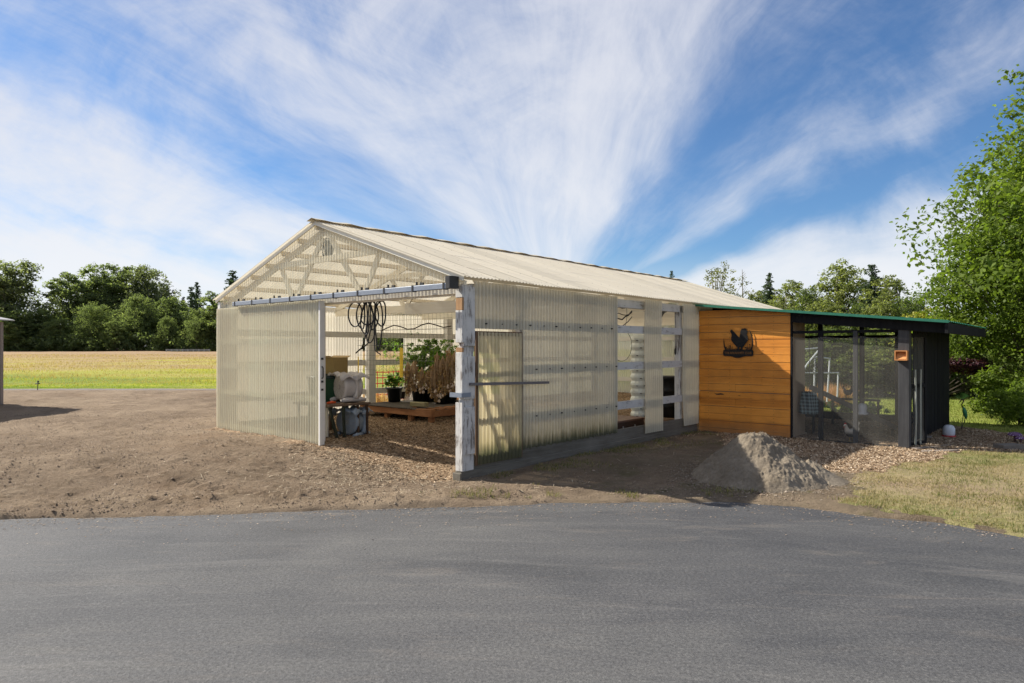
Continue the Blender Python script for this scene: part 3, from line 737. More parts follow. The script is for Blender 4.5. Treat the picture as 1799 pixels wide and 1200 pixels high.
# near side cladding
def sideb(u):
    return 1.90 if u < 1.20 else .27 + .008 * math.sin(u * 40)
corr('side_panel', mp_side, (.0, 0, 0), (0, 1, 0), (1, 0, 0), .245, 3.66, sideb, 2.50, GH, rows=6, warp=.012)
corr('side_panel', mp_side, (.0, 0, 0), (0, 1, 0), (1, 0, 0), 6.62, LN, .27, 2.50, GH)
corr('side_strip', mp_strip, (.012, 0, 0), (0, 1, 0), (1, 0, 0), 4.50, 5.13, .17, 2.50, GH, rows=8, warp=.05)
corr('side_strip', mp_strip, (.012, 0, 0), (0, 1, 0), (1, 0, 0), 5.96, 6.60, .18, 2.50, GH, rows=8, warp=.05)
# far side, back
corr('far_side_panel', mp_back, (-6.10, 0, 0), (0, 1, 0), (-1, 0, 0), .02, 3.15, .2, 2.50, GH)
corr('far_side_panel', mp_back, (-6.10, 0, 0), (0, 1, 0), (-1, 0, 0), 4.3, 6.4, .2, 2.50, GH)
corr('far_side_panel', mp_back, (-6.10, 0, 0), (0, 1, 0), (-1, 0, 0), 7.6, LN, .2, 2.50, GH)
corr('far_top_panel', mp_back, (-6.10, 0, 0), (0, 1, 0), (-1, 0, 0), 3.151, 4.299, 2.0, 2.50, GH)
corr('far_top_panel', mp_back, (-6.10, 0, 0), (0, 1, 0), (-1, 0, 0), 6.401, 7.599, 2.0, 2.50, GH)
corr('back_panel', mp_back, (0, LN, 0), (1, 0, 0), (0, 1, 0), -6.1, 0, .1, lambda u: roofz(u) + .05, GH)
# gable
corr('gable_panel', mp_gable, (0, -.012, 0), (1, 0, 0), (0, -1, 0), -6.12, .02, lambda u: 2.335 + .01 * math.sin(u * 60) if u < -2.9 else 2.42, lambda u: roofz(u) + .06, GH, rows=2)
mb = MB()
for sg in (1, -1):
    mb.bar((-3.05, -.05, RZ + .035), (-3.05 + sg * 3.15, -.05, EZ + .0), .018, .05, up=(0, 0, 1))
mb.build('rake_trim', simple('rake trim', (.72, .69, .60), .6), GH)
MB().box(-6.12, -6.04, -.055, .02, .15, 2.48).build('corner_batten', m_white, GH)
MB().box(-3.05, -.06, .03, .08, 2.335, 2.44).build('header', m_truss, GH)
MB().box(-6.0, -3.05, .03, .08, 2.35, 2.44).build('header', m_white, GH)
# inner jamb beside the sliding door
jb = MB().box(-3.08, -3.0, .0, .10, .0, 2.36).build('door_jamb', m_white, GH, bevel=.004)
# sliding door
sdr = thing('sliding_door', None, None); sdr.parent = GH; sdr.rotation_euler = (0, 0, 0)
fy = -.075
corr('door_sheet', mp_door, (0, -.125, 0), (1, 0, 0), (0, -1, 0), -6.02, -2.845, lambda u: .16 + .006 * math.sin(u * 31), 2.36, sdr, rows=5, warp=.012)
mb = MB()
mb.box(-6.0, -5.90, -.11, -.07, .22, 2.34); mb.box(-2.94, -2.85, -.11, -.07, .22, 2.34)
for z0 in (.24, .84, 1.30, 1.72, 2.25): mb.box(-5.90, -2.94, -.112, -.072, z0, z0 + .085)
for x_, sg in ((-5.90, 1), (-2.94, -1)): mb.bar((x_, -.09, 2.05), (x_ + sg * .2, -.09, 2.26), .036, .06)
mb.build('door_frame', m_white, sdr)
mb = MB(); mb.box(-2.838, -2.80, -.135, -.055, .20, 2.36); mb.build('door_edge_board', m_white, sdr)
mb = MB(); mb.tube([(-2.80, -.10, 1.20), (-2.77, -.10, 1.22), (-2.77, -.10, 1.36), (-2.80, -.10, 1.38)], .009, 6); mb.build('handle', m_darkm, sdr)
for z_ in (1.14, 1.48, 1.02): MB().box(-2.80, -2.79, -.115, -.08, z_, z_ + .03).build('bolt', m_darkm, sdr)
# track
mb = MB(); mb.box(-5.30, -.03, -.205, -.145, 2.375, 2.445); 
tk = mb.build('door_track', m_steel, GH, bevel=.006)
for k in range(10):
    x_ = -5.22 + k * .57
    mb = MB(); mb.box(x_ - .012, x_ + .012, -.211, -.139, 2.368, 2.452); mb.box(x_ - .02, x_ + .02, -.15, -.02, 2.450, 2.462)
    mb.tube([(x_, -.13, 2.46), (x_, -.13, 2.50)], .014, 6); mb.box(x_ - .03, x_ + .03, -.05, -.03, 2.43, 2.50)
    mb.build('track_bracket', m_darkm, tk)
mb = MB(); mb.box(-.04, .03, -.22, -.06, 2.38, 2.53); mb.build('track_stop', m_darkm, tk)
# side door with brown frame
sdo = thing('side_door', None, None); sdo.parent = GH
mb = MB(); z0, z1 = .17, 1.87
mb.box(-.018, .012, .262, .315, z0, z1); mb.box(-.018, .012, 1.135, 1.185, z0, z1); mb.box(-.018, .012, .315, 1.135, z1 - .06, z1)
for z_ in (.70, 1.28): mb.box(-.018, .004, .315, 1.135, z_, z_ + .065)
mb.box(-.018, .004, .315, 1.135, z0, z0 + .05)
mb.build('door_frame', m_brownw, sdo)
corr('door_sheet', mp_sidedoor, (.022, 0, 0), (0, 1, 0), (1, 0, 0), .285, 1.165, .175, 1.855, sdo, pitch=.07)
mb = MB(); mb.bar((.045, .12, 1.205), (.05, 1.72, 1.165), .028, .035); mb.build('door_bar', simple('grey steel bar', (.16, .15, .16), .5, .5), sdo)
# ------------------------------------------------------------------ chicken coop
B0, CW, CL = 6.64, 3.56, 4.45
m_cedar, t = new_mat('cedar siding'); o = t.obj(); xyz = t.sep(o)
v = t.vmul(o, (1.6, 24, 24)); wn = t.n('ShaderNodeTexWhiteNoise', noise_dimensions='1D'); t.put(wn.inputs[1], t.m('FLOOR', t.m('DIVIDE', xyz[2], .1425)))
n1 = t.noise(v, 1.0, 6, .6, 1.2); n2 = t.noise(v, 4, 4, .6); n3 = t.noise(o, 1.3, 4)
f = t.m('ADD', t.m('MULTIPLY', n1, .5), t.m('ADD', t.m('MULTIPLY', wn.outputs[0], .22), t.m('MULTIPLY', n3, .4)))
c = t.ramp(f, [(.30, (.43, .145, .022)), (.52, (.66, .245, .034)), (.75, (.84, .35, .060))])
kn = t.n('ShaderNodeTexVoronoi'); t.put(kn.inputs['Vector'], t.vmul(o, (2.6, 1, 5.2))); kn.inputs['Scale'].default_value = 1.0
nb = t.m('ABSOLUTE', t.m('SUBTRACT', t.m('FRACT', t.m('DIVIDE', xyz[0], .42)), .5)); nv = t.m('ABSOLUTE', t.m('SUBTRACT', t.m('FRACT', t.m('DIVIDE', t.m('ADD', xyz[2], .03), .1425)), .5))
nail = t.m('MULTIPLY', t.m('LESS_THAN', nb, .014), t.m('LESS_THAN', t.m('ABSOLUTE', t.m('SUBTRACT', nv, .26)), .04))
c = t.mix(t.m('MULTIPLY', nail, .7), c, (.06, .03, .015))
c = t.mix(t.m('MULTIPLY', t.mapr(t.noise(o, 2.3, 5, .6), .5, .72), .4), c, (.30, .12, .03))
c = t.mix(t.m('MULTIPLY', t.mapr(t.m('SUBTRACT', xyz[2], t.m('MULTIPLY', n1, .3)), .16, -.1), .6), c, (.17, .12, .08))
c = t.mix(t.mapr(kn.outputs['Distance'], .085, .03, 0, .75), c, (.14, .05, .012))
end(t, pbsdf(t, c, .48, t.bump(n2, .25, .002), 0, .35))
m_coopb = wood('black stained timber', (.006, .006, .007), (.022, .022, .024), 2, .8, spec=.12)
m_coopg = wood('charcoal post', (.030, .030, .032), (.085, .085, .088), 2, .8)
m_green = simple('green metal roofing', (.022, .145, .092), .5, .1, .12)
m_inner = wood('tan plywood', (.34, .24, .16), (.52, .40, .28), 2, .8)
COOP = thing('chicken_coop', 'lean-to chicken coop with orange cedar front, mesh run and green metal roof', 'chicken coop', L(.0, B0), TH)
def ctop(a): return 2.50 - .101 * a
# siding boards
rs_ = random.Random(5); z_ = -.03; k = 0
cf_ = MB().box(.03, 1.74, .03, .06, -.02, 2.30).build('front_sheathing', m_inner, COOP)
while z_ < 2.49:
    h_ = .1425
    zt = min(z_ + h_ - .007, 2.485)
    cuts = [.015, 1.77]
    if rs_.random() < .35: cuts = [.015, rs_.uniform(.6, 1.3), 1.77]
    for i in range(len(cuts) - 1):
        mb = MB(); x0, x1 = cuts[i], cuts[i + 1] - .003; dz = rs_.uniform(-.003, .003); sl = rs_.uniform(-.004, .004)
        def tz(x, z): return min(z, ctop(x) - .03)
        za, zb, zc, zd = z_ + dz, z_ + dz + sl, tz(x1, zt + dz + sl), tz(x0, zt + dz)
        yo = rs_.uniform(0, .004)
        vs = [(x0, .0 + yo, za), (x1, .0 + yo, zb), (x1, .0 + yo, zc), (x0, .0 + yo, zd), (x0, .028, za), (x1, .028, zb), (x1, .028, zc), (x0, .028, zd)]
        if zc - zb < .02: continue
        mb.add(vs, [(0, 1, 2, 3), (7, 6, 5, 4), (0, 4, 5, 1), (1, 5, 6, 2), (2, 6, 7, 3), (3, 7, 4, 0)])
        mb.build('siding_board', m_cedar, COOP)
    z_ += h_; k += 1
MB().box(1.745, 1.79, .032, .75, 0, 2.26).build('henhouse_side', m_inner, COOP)
mb = MB(); mb.box(.10, 1.70, .7, .74, .5, 2.2); mb.build('henhouse_back', m_inner, COOP)
MB().box(1.775, 1.80, -.004, .05, -.02, 2.28).build('corner_trim', m_coopb, COOP)
# cat-shaped hole in the siding
mb = MB(); mb.prism([(-.09, .012), (-.055, -.008), (-.02, -.006), (.03, .004), (.06, .004), (.11, -.012), (.085, -.022), (.04, -.020), (0, -.026), (-.05, -.026)], (.42, -.0015, .78), (1, 0, 0), (0, 0, 1), (0, -1, 0), .004)
mb.build('board_split', m_black, COOP)
# roof
def rq(a, b, dz=0): return (a, b, ctop(a) + dz)
corr_n = 130; mb = MB()
for i in range(corr_n + 1):
    u = -.19 + (CL + .5) * i / corr_n; dz = .010 * math.sin(i / corr_n * 52 * math.pi)
    mb.v += [rq(-.02, u, dz), rq(4.22, u, dz)]
    if i: mb.f.append((2 * i - 2, 2 * i - 1, 2 * i + 1, 2 * i)); mb.mi.append(0)
mb.build('roof_sheet', m_green, COOP, True)
mb = MB(); mb.prism([(-.02, ctop(-.02) - .028), (4.23, ctop(4.23) - .028), (4.23, ctop(4.23) + .016), (-.02, ctop(-.02) + .016)], (0, -.20, 0), (1, 0, 0), (0, 0, 1), (0, -1, 0), .012)
mb.build('drip_edge', m_green, COOP)
mb = MB()
mb.prism([(1.81, ctop(1.81) - .20), (4.19, ctop(4.19) - .19), (4.19, ctop(4.19) - .03), (1.81, ctop(1.81) - .03)], (0, -.005, 0), (1, 0, 0), (0, 0, 1), (0, -1, 0), .04)
mb.build('front_fascia', m_coopb, COOP)
mb = MB(); mb.box(4.17, 4.215, -.16, CL + .2, ctop(4.2) - .19, ctop(4.2) - .03); mb.build('side_fascia', m_coopb, COOP)
for b_ in (.55, 1.4, 2.3, 3.2, 4.1):
    mb = MB(); mb.bar((.05, b_, ctop(.05) - .085), (4.16, b_, ctop(4.16) - .085), .04, .12); mb.build('rafter', m_coopb, COOP)
MB().box(.05, 4.16, -.15, CL + .2, 1.0, 1.001)if False else None
# posts and mesh frames
def cbox(name, a0, a1, b0, b1, z0, z1, m=m_coopb, bev=.003): return MB().box(a0, a1, b0, b1, z0, z1).build(name, m, COOP, bevel=bev)
cbox('corner_post', 3.50, 3.66, -.03, .13, -.03, 2.0, m_coopg)
for a_ in (2.28, 2.84): cbox('frame_post', a_ - .035, a_ + .035, .02, .08, 0, 1.95, m_coopb if a_ < 2.5 else m_coopg)
cbox('frame_rail', 1.80, 3.50, .024, .075, 1.915, 1.965)
cbox('frame_rail', 1.80, 3.50, .024, .075, 0, .045)
cbox('back_rail', .05, 3.5, CL - .06, CL, 2.0 - .12, 2.0 - .05)
cbox('back_sill', .05, 3.55, CL - .06, CL, -.10, .16)
for a_ in (.06, 1.0, 1.9, 2.62, 3.5): cbox('back_post', a_ - .045, a_ + .045, CL - .065, CL + .02, -.1, ctop(a_) - .16)
# mesh screens
m_screen, t = new_mat('hardware cloth'); 
d = t.n('ShaderNodeBsdfDiffuse'); t.put(d.inputs[0], (.30, .29, .26)); tr = t.n('ShaderNodeBsdfTransparent')
uu = t.obj(); 
k_ = t.mapr(t.noise(t.vmul(uu, (1.4, 1.4, 1.0)), 1.5, 4, .6), .3, .7, .14, .24)
mx = t.n('ShaderNodeMixShader'); t.put(mx.inputs[0], k_); t.l(tr.outputs[0], mx.inputs[1]); t.l(d.outputs[0], mx.inputs[2]); end(t, mx.outputs[0])
def screen(name, a0, a1, b, z0, z1):
    mb = MB(); nx = 30; 
    for i in range(nx + 1):
        x_ = a0 + (a1 - a0) * i / nx
        mb.v += [(x_, b + .004 * math.sin(i * .9), z0), (x_, b + .006 * math.sin(i * .7), z1 - .03 * math.sin(math.pi * ((i * 3 / nx) % 1)) )]
        if i: mb.f.append((2 * i - 2, 2 * i, 2 * i + 1, 2 * i - 1)); mb.mi.append(0)
    return mb.build(name, m_screen, COOP)
screen('wire_screen', 1.80, 3.50, .012, .02, 1.86)
screen('back_screen', .06, 3.5, CL + .025, .1, 1.9)
# slatted right side with gaps, and the screen door standing ajar
cbox('slat_rail', 3.52, 3.56, .2, CL, 1.55, 1.64); cbox('slat_rail', 3.52, 3.56, .2, CL, .45, .54); cbox('side_sill', 3.5, 3.58, .7, CL, -.05, .08)
rs_ = random.Random(9); b_ = .78
while b_ < CL:
    wv = rs_.uniform(.12, .17)
    mb = MB(); tl_ = rs_.uniform(-.012, .012)
    mb.prism([(b_, -.02), (b_ + wv, -.02), (b_ + wv + tl_, 1.98), (b_ + tl_, 1.98)], (3.565, 0, 0), (0, 1, 0), (0, 0, 1), (1, 0, 0), .02)
    mb.build('side_slat', m_coopb, COOP); b_ += wv + rs_.choice([.008, .01, .045, .03, .012])
dr_ = thing('screen_door', None, None); dr_.parent = COOP; dr_.location = (3.62, .14, 0); dr_.rotation_euler = (0, 0, R(-16))
mb = MB(); mb.box(-.02, .02, 0, .06, .04, 1.9); mb.box(-.02, .02, .5, .56, .04, 1.9)
for z_ in (.04, 1.0, 1.84): mb.box(-.02, .02, .06, .5, z_, z_ + .06)
mb.build('door_frame', m_coopb, dr_)
mb = MB(); mb.add([(.0, .06, .1), (.0, .5, .1), (.0, .5, 1.84), (.0, .06, 1.84)], [(0, 1, 2, 3)]); mb.build('door_screen', m_screen, dr_)
mb = MB(); mb.tube([(.05, .12, .06), (.07, .10, .5), (.045, .14, 1.0), (.05, .11, 1.3)], .014, 6); mb.tube([(.045, .30, .06), (.06, .27, .5), (.04, .31, 1.0), (.05, .30, 1.3)], .012, 6)
mb.build('mesh_edge', simple('pale mesh edge', (.34, .36, .32), .6), dr_)
# ------------------------------------------------------------------ trees
m_bark = wood('bark', (.055, .042, .032), (.16, .13, .10), 2, .95)
m_bark2 = wood('pale bark', (.16, .14, .12), (.32, .29, .25), 2, .95)
lm_wood = leafmat('woodland leaves', (.085, .115, .058), (.180, .215, .095), (.28, .30, .145), .60, .7, .1)
lm_alder = leafmat('pale alder leaves', (.095, .12, .045), (.235, .255, .095), (.38, .37, .175), .58)
lm_conif = leafmat('fir needles', (.036, .056, .036), (.080, .115, .062), (.12, .155, .085), .3, .7, .1)
lm_big = leafmat('glossy green leaves', (.065, .105, .018), (.150, .205, .030), (.27, .32, .070), .5, .55, .25)
lm_yel = leafmat('yellowing leaves', (.16, .18, .02), (.34, .32, .035), (.5, .42, .05), .4)
lm_red = leafmat('plum purple leaves', (.025, .010, .014), (.075, .022, .030), (.15, .045, .055), .3)
def leaf_arrays(rg, C_, rad, per, size, flat=.7, up=.55):
    """C_ (n,3) clump centres, rad (n,) clump radius -> leaf quads"""
    n = len(C_); c = np.repeat(C_, per, 0); r = np.repeat(rad, per)
    p = rg.normal(0, 1, (n * per, 3)); p /= np.linalg.norm(p, axis=1)[:, None] + 1e-9
    p *= (rg.random(n * per) ** .5)[:, None]; p[:, 2] *= flat
    c = c + p * r[:, None]
    nrm = rg.normal(0, 1, c.shape) * (1 - up) + np.array([0, 0, up]) + p * .5; nrm /= np.linalg.norm(nrm, axis=1)[:, None]
    t_ = rg.normal(0, 1, c.shape); t_[:, 2] -= .4; t_ -= nrm * (t_ * nrm).sum(1)[:, None]; t_ /= np.linalg.norm(t_, axis=1)[:, None]
    s_ = np.cross(nrm, t_); L_ = (size * rg.uniform(.7, 1.35, len(c)))[:, None]
    V_ = np.stack([c - t_ * L_ * .5, c + s_ * L_ * .30 - t_ * L_ * .05, c + t_ * L_ * .55 - nrm * L_ * .12, c - s_ * L_ * .30 - t_ * L_ * .05], 1).reshape(-1, 3)
    cl = np.repeat(rg.beta(2, 2.2, n), per)
    tint = np.clip(cl * .6 + rg.beta(2, 2.4, len(c)) * .55 - .08, 0, 1)
    return V_, tint
def leaf_obj(name, Vs, Ts, mat, parent):
    V_ = np.concatenate(Vs); T_ = np.concatenate(Ts)
    return finish(name, np_mesh(name, V_, np.arange(len(V_)).reshape(-1, 4), T_), mat, parent)
def blobs_for(rg, h, w, base, n, squash=1.0, lean=0, top=.55):
    """uneven crown: several ellipsoids inside an envelope"""
    B = []
    for i in range(n):
        k = (i + .5) / n; zc = h * (base + (1 - base) * (k * .86 + .04))
        env = math.sin(math.pi * min(1, .18 + k * .80)) ** top
        a = rg.uniform(0, 6.28); rr = w * .5 * env * rg.uniform(.15, .75)
        r = w * .5 * env * rg.uniform(.34, .62) + w * .05
        B.append((math.cos(a) * rr + lean * k, math.sin(a) * rr, zc, r, r, r * rg.uniform(.6, .95) * squash))
    return B
def broadleaf(name, seed, h, w, base, nb, ncl, per, leaf, lmat, bark=m_bark, clr=.09, lean=0, tr=.02, parent=None, limbs=26, blobs=None, fringe=0.12, squash=1.0, trunk_to=.8):
    rg = np.random.default_rng(seed); B = blobs or blobs_for(rg, h, w, base, nb, squash, lean)
    root = parent
    vol = np.array([b[3] * b[4] * b[5] for b in B]) ** (2 / 3); vol /= vol.sum()
    C_ = []
    for b, f_ in zip(B, vol):
        m_ = max(4, int(ncl * f_)); p = rg.normal(0, 1, (m_, 3)); p /= np.linalg.norm(p, axis=1)[:, None]
        rr = np.where(rg.random(m_) < .72, rg.uniform(.78, 1.05, m_), rg.uniform(.2, .8, m_)); rr = np.where(rg.random(m_) < fringe, rg.uniform(1.05, 1.28, m_), rr)
        C_.append(p * rr[:, None] * np.array(b[3:6]) + np.array(b[:3]))
    C_ = np.concatenate(C_); C_ = C_[C_[:, 2] > .25]
    V_, T_ = leaf_arrays(rg, C_, rg.uniform(.6, 1.4, len(C_)) * clr * w, per, leaf)
    leaf_obj('crown', [V_], [T_], lmat, root)
    mb = MB(); r0 = h * tr; top = Vector((lean * .6, 0, h * trunk_to)); pts = []
    for i in range(8):
        k = i / 7; pts.append(Vector((lean * .6 * k + .02 * h * math.sin(seed + k * 4) * k, .015 * h * math.cos(seed * 2 + k * 5) * k, -.2 + (top.z + .2) * k)))
    mb.tube(pts, [r0 * (1 - .85 * i / 7) + r0 * .25 * (i == 0) for i in range(8)], 8)
    pick = rg.choice(len(C_), min(limbs, len(C_)), replace=False)
    for j in pick:
        e = Vector(C_[j]); k = max(.12, min(.95, (e.z / h) * .72)); s_ = pts[0].lerp(pts[-1], 0); i = min(6, int(k * 7)); s_ = pts[i].lerp(pts[i + 1], k * 7 - i)
        if (e - s_).length < .1: continue
        mid = s_.lerp(e, .5) + Vector((0, 0, -.06 * h * rg.uniform(-.3, 1)))
        rr = r0 * .38 * (1 - k * .5)
        mb.tube([s_, s_.lerp(mid, .6), mid, mid.lerp(e, .6), e], [rr, rr * .8, rr * .6, rr * .38, rr * .12], 5)
    mb.build('trunk', bark, root, True)
def conifer(name, seed, h, w, lmat, parent, dens=1.0, leaf=.3, base=.06):
    rg = np.random.default_rng(seed); mb = MB()
    mb.tube([(0, 0, -.2), (.02 * h * math.sin(seed), 0, h * .5), (0, 0, h)], [h * .017, h * .010, .01], 7)
    C_ = []; Rr = []; n = int(h * 3.6 * dens) if h > 8 else int(h * 5 * dens)
    for i in range(n):
        k = i / n; z_ = h * (base + (1 - base) * k ** .92)
        env = w * .5 * (1 - k) ** .85 * rg.uniform(.75, 1.12) + .04 * w
        for j in range(5 if k < .85 else 3):
            a = rg.uniform(0, 6.28); Lb = env * rg.uniform(.55, 1.1)
            e = np.array([math.cos(a) * Lb, math.sin(a) * Lb, z_ - Lb * .22 + (.05 * Lb)])
            s_ = np.array([0, 0, z_]); m_ = max(2, int(Lb / (leaf * .7)))
            for q_ in range(m_):
                f_ = (q_ + .6) / m_; pt = s_ * (1 - f_) + e * f_; pt[2] += .10 * Lb * math.sin(f_ * 3.1); C_.append(pt); Rr.append(leaf * (.55 + .9 * (1 - f_) * min(1, Lb)) )
            if rg.random() < .4: mb.tube([s_, (s_ + e) / 2 + np.array([0, 0, .06 * Lb]), e], [.012 * h * (1 - k) * .3 + .01, .008 * h * .3 + .006, .004], 4)
    C_ = np.array(C_); per = 9
    V_, T_ = leaf_arrays(rg, C_, np.array(Rr) , per, leaf * .62, .45, .35)
    leaf_obj('crown', [V_], [T_], lmat, parent); mb.build('trunk', m_bark, parent, True)
def wz(px, Y): return (px - 899.5) / 1200 * Y
# library: first use builds, later uses copy the children
LIB = {}
def plant_tree(kind, X, Y, sc, rz, label, cat, group, maker, name, z=None):
    zz = float(H0(np.array([X]), np.array([Y]))[0]) if z is None else z
    root = thing(name, label, cat, (X, Y, zz - .03), rz, group); s_ = sc if isinstance(sc, tuple) else (sc,) * 3
    root.scale = s_
    if kind in LIB:
        for ch in LIB[kind].children:
            c = ch.copy(); COL.objects.link(c); c.parent = root
    else:
        maker(root); LIB[kind] = root
    return root
def bl(kind, seed, h, w, **k):
    d_ = dict(base=.12, nb=18, ncl=620, per=34, leaf=.235, lmat=lm_wood, clr=.075); d_.update(k)
    return lambda root: broadleaf(kind, seed, h, w, parent=root, **d_)
# --- far tree line on the left: built 10 m tall at unit scale, placed 118-135 m away
MK = {'wa': bl('wa', 11, 10, 8.0), 'wb': bl('wb', 12, 10, 6.5, nb=16), 'wc': bl('wc', 13, 10, 9, base=.10, nb=18), 'wd': bl('wd', 14, 10, 5.2, base=.25, nb=12, ncl=330),
      'we': bl('we', 15, 10, 8, base=.12, nb=15, lmat=leafmat('grey green leaves', (.075, .092, .055), (.17, .195, .105), (.27, .29, .17), .58, .7, .1)),
      'fa': lambda r: conifer('fa', 31, 10, 4.6, lm_conif, r, leaf=.34), 'fb': lambda r: conifer('fb', 32, 10, 3.9, lm_conif, r, leaf=.34)}
GL = 'woodland trees beyond the field'
far_trees = [  # px centre, py top, kind, Y, width factor, label
    (-55, 470, 'wc', 118, 1.1, 'broad dark tree past the left end of the far tree line'),
    (22, 452, 'we', 116, 1.15, 'tall spreading grey-green tree above the small barn roof, left in the far tree line'),
    (75, 540, 'wb', 114, 1.3, 'low dark rounded tree between the tall barn-side tree and the pointed tree'),
    (122, 472, 'wd', 122, 1.25, 'pointed pale green tree, second peak from the left in the far tree line'),
    (160, 480, 'wa', 124, 1.0, 'round-topped tree right of the pointed pale green tree beyond the field'),
    (200, 455, 'wb', 128, 1.15, 'tallest tree of the far tree line, left of centre beyond the field'),
    (165, 528, 'wc', 112, .95, 'low bushy green tree in front of the tallest tree beyond the field'),
    (262, 463, 'we', 127, .9, 'open-branched grey-green tree right of the tallest tree beyond the field'),
    (240, 512, 'wa', 113, .95, 'dense middle-height tree below the open-branched tree beyond the field'),
    (108, 555, 'wa', 111, 1.1, 'dark low tree at the field edge below the pointed pale tree'),
    (30, 540, 'wb', 110, 1.3, 'dark tree at the field edge directly behind the small barn roof'),
    (300, 516, 'wb', 118, 1.1, 'mid-green tree left of the two slender firs beyond the field'),
    (336, 502, 'fa', 124, 1.0, 'shorter of the two slender firs near the greenhouse gable'),
    (346, 494, 'fb', 128, 1.1, 'taller of the two slender firs near the greenhouse gable'),
    (322, 520, 'fb', 126, 1.0, 'small fir just left of the two slender firs beyond the field'),
    (375, 508, 'wd', 112, 1.35, 'rounded dark tree between the slender firs and the greenhouse wall'),
    (345, 556, 'wc', 109, .85, 'low green tree below the two slender firs at the field edge'),
    (400, 520, 'wd', 110, 1.5, 'tall leafy tree touching the left wall of the greenhouse'),
    (409, 473, 'fa', 122, 1.35, 'lone dark fir rising above the greenhouse eave on the left'),
    (292, 552, 'wa', 110, .85, 'dark low tree at the field edge right of the barn, below the mid-green tree'),
    (205, 560, 'wb', 109, 1.2, 'dark low tree at the field edge below the tallest tree'),
    (480, 520, 'wc', 112, 1.0, 'wide tree behind the gable of the greenhouse'), (600, 540, 'wa', 112, 1.2, 'tree behind the left half of the greenhouse opening'),
    (700, 545, 'wc', 114, 1.2, 'tree seen through the greenhouse opening, above the potted plants'), (800, 545, 'wb', 112, 1.4, 'tree behind the right jamb of the greenhouse opening')]
for i, (px, pt, kd, Y, wf, lb) in enumerate(far_trees):
    X = wz(px, Y); z0 = float(H0(np.array([X]), np.array([Y]))[0]); hh = (612 - pt) / 1200 * Y + CH - z0
    s_ = hh / 10
    plant_tree(kd, X, Y, (s_ * wf, s_ * wf, s_), i * 1.7, lb, 'fir tree' if kd[0] == 'f' else 'tree', GL, MK[kd], 'fir_tree' if kd[0] == 'f' else 'tree')
# dark undergrowth filling the wood
rg = np.random.default_rng(77); n = 4200
px_ = rg.uniform(-120, 1010, n); Yv = 108 + rg.random(n) * 24; X = (px_ - 899.5) / 1200 * Yv
C_ = np.stack([X, Yv, H0(X, Yv) + rg.random(n) * np.where(Yv > 114, 6.2, 2.2) * (.7 + .5 * vn(X * .1, X * 0, 4))], -1)
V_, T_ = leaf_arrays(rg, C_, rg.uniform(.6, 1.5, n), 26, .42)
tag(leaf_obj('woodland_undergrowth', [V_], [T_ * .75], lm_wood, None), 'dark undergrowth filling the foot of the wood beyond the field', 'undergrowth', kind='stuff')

# --- mid-distance trees on the right, behind the coop
MK.update({'ma': bl('ma', 41, 8, 4.6, base=.08, nb=18, ncl=760, per=34, leaf=.14, lmat=lm_alder, clr=.075, bark=m_bark2, fringe=.2),
           'mb': bl('mb', 42, 8, 3.8, base=.10, nb=17, ncl=700, per=32, leaf=.13, lmat=lm_alder, clr=.07, bark=m_bark2, fringe=.25),
           'mc': bl('mc', 43, 8, 5.0, base=.06, nb=16, ncl=560, per=30, leaf=.15, lmat=leafmat('mid green leaves', (.035, .062, .014), (.15, .185, .060), (.25, .28, .10), .56), clr=.075),
           'mo': bl('mo', 44, 8, 5.2, base=.36, nb=11, ncl=150, per=22, leaf=.13, lmat=leafmat('sparse olive leaves', (.10, .11, .04), (.20, .20, .075), (.30, .28, .12), .4), clr=.06, bark=m_bark2, limbs=70, fringe=.35),
           'na': lambda r: conifer('na', 51, 8, 3.9, lm_conif, r, leaf=.20, dens=1.4)})
GR = 'trees behind the chicken coop'
mid_trees = [
    (1255, 457, 'mo', 40, .95, 'sparse open-crowned tree above the end of the greenhouse roof'),
    (1180, 474, 'na', 60, .5, 'small dark fir tip poking above the greenhouse roof ridge'),
    (1318, 512, 'mc', 38, .9, 'low green tree directly right of the sparse open-crowned tree'),
    (1352, 477, 'na', 36, .85, 'slim dark fir, left one of the two firs behind the coop'),
    (1385, 478, 'mb', 34, 1.0, 'pale airy tree right of the slim fir behind the coop'),
    (1425, 492, 'mc', 32, .8, 'mid-green tree between the slim fir and the tall pale tree'),
    (1470, 443, 'ma', 33, .95, 'tallest pale tree behind the coop, with twiggy leaning top'),
    (1532, 462, 'na', 31, 1.15, 'broad dark fir, right one of the two firs behind the coop'),
    (1575, 468, 'mb', 30, 1.05, 'pale green tree directly right of the broad dark fir'),
    (1610, 500, 'mc', 28, .9, 'green tree between the broad fir and the big roadside tree'),
    (1500, 520, 'mc', 29, 1.0, 'low bushy green tree in front of the broad dark fir'),
    (1400, 530, 'mc', 30, 1.1, 'low bushy green tree seen above the orange cedar wall'),
    (1330, 500, 'mb', 39, 1.1, 'pale tree between the bare snag and the slim fir behind the coop'),
    (1372, 505, 'ma', 37, 1.0, 'pale green tree half hidden behind the slim fir behind the coop'),
    (1345, 520, 'ma', 34, 1.1, 'pale bushy tree below the slim fir behind the coop'),
    (1440, 515, 'ma', 30, 1.2, 'wide pale bushy tree just above the coop roof, below the tallest pale tree'),
    (1560, 515, 'ma', 28, 1.1, 'pale bushy tree just above the coop roof, below and right of the broad fir'),
    (1290, 545, 'ma', 40, 1.2, 'pale bushy tree behind the far end of the greenhouse')]
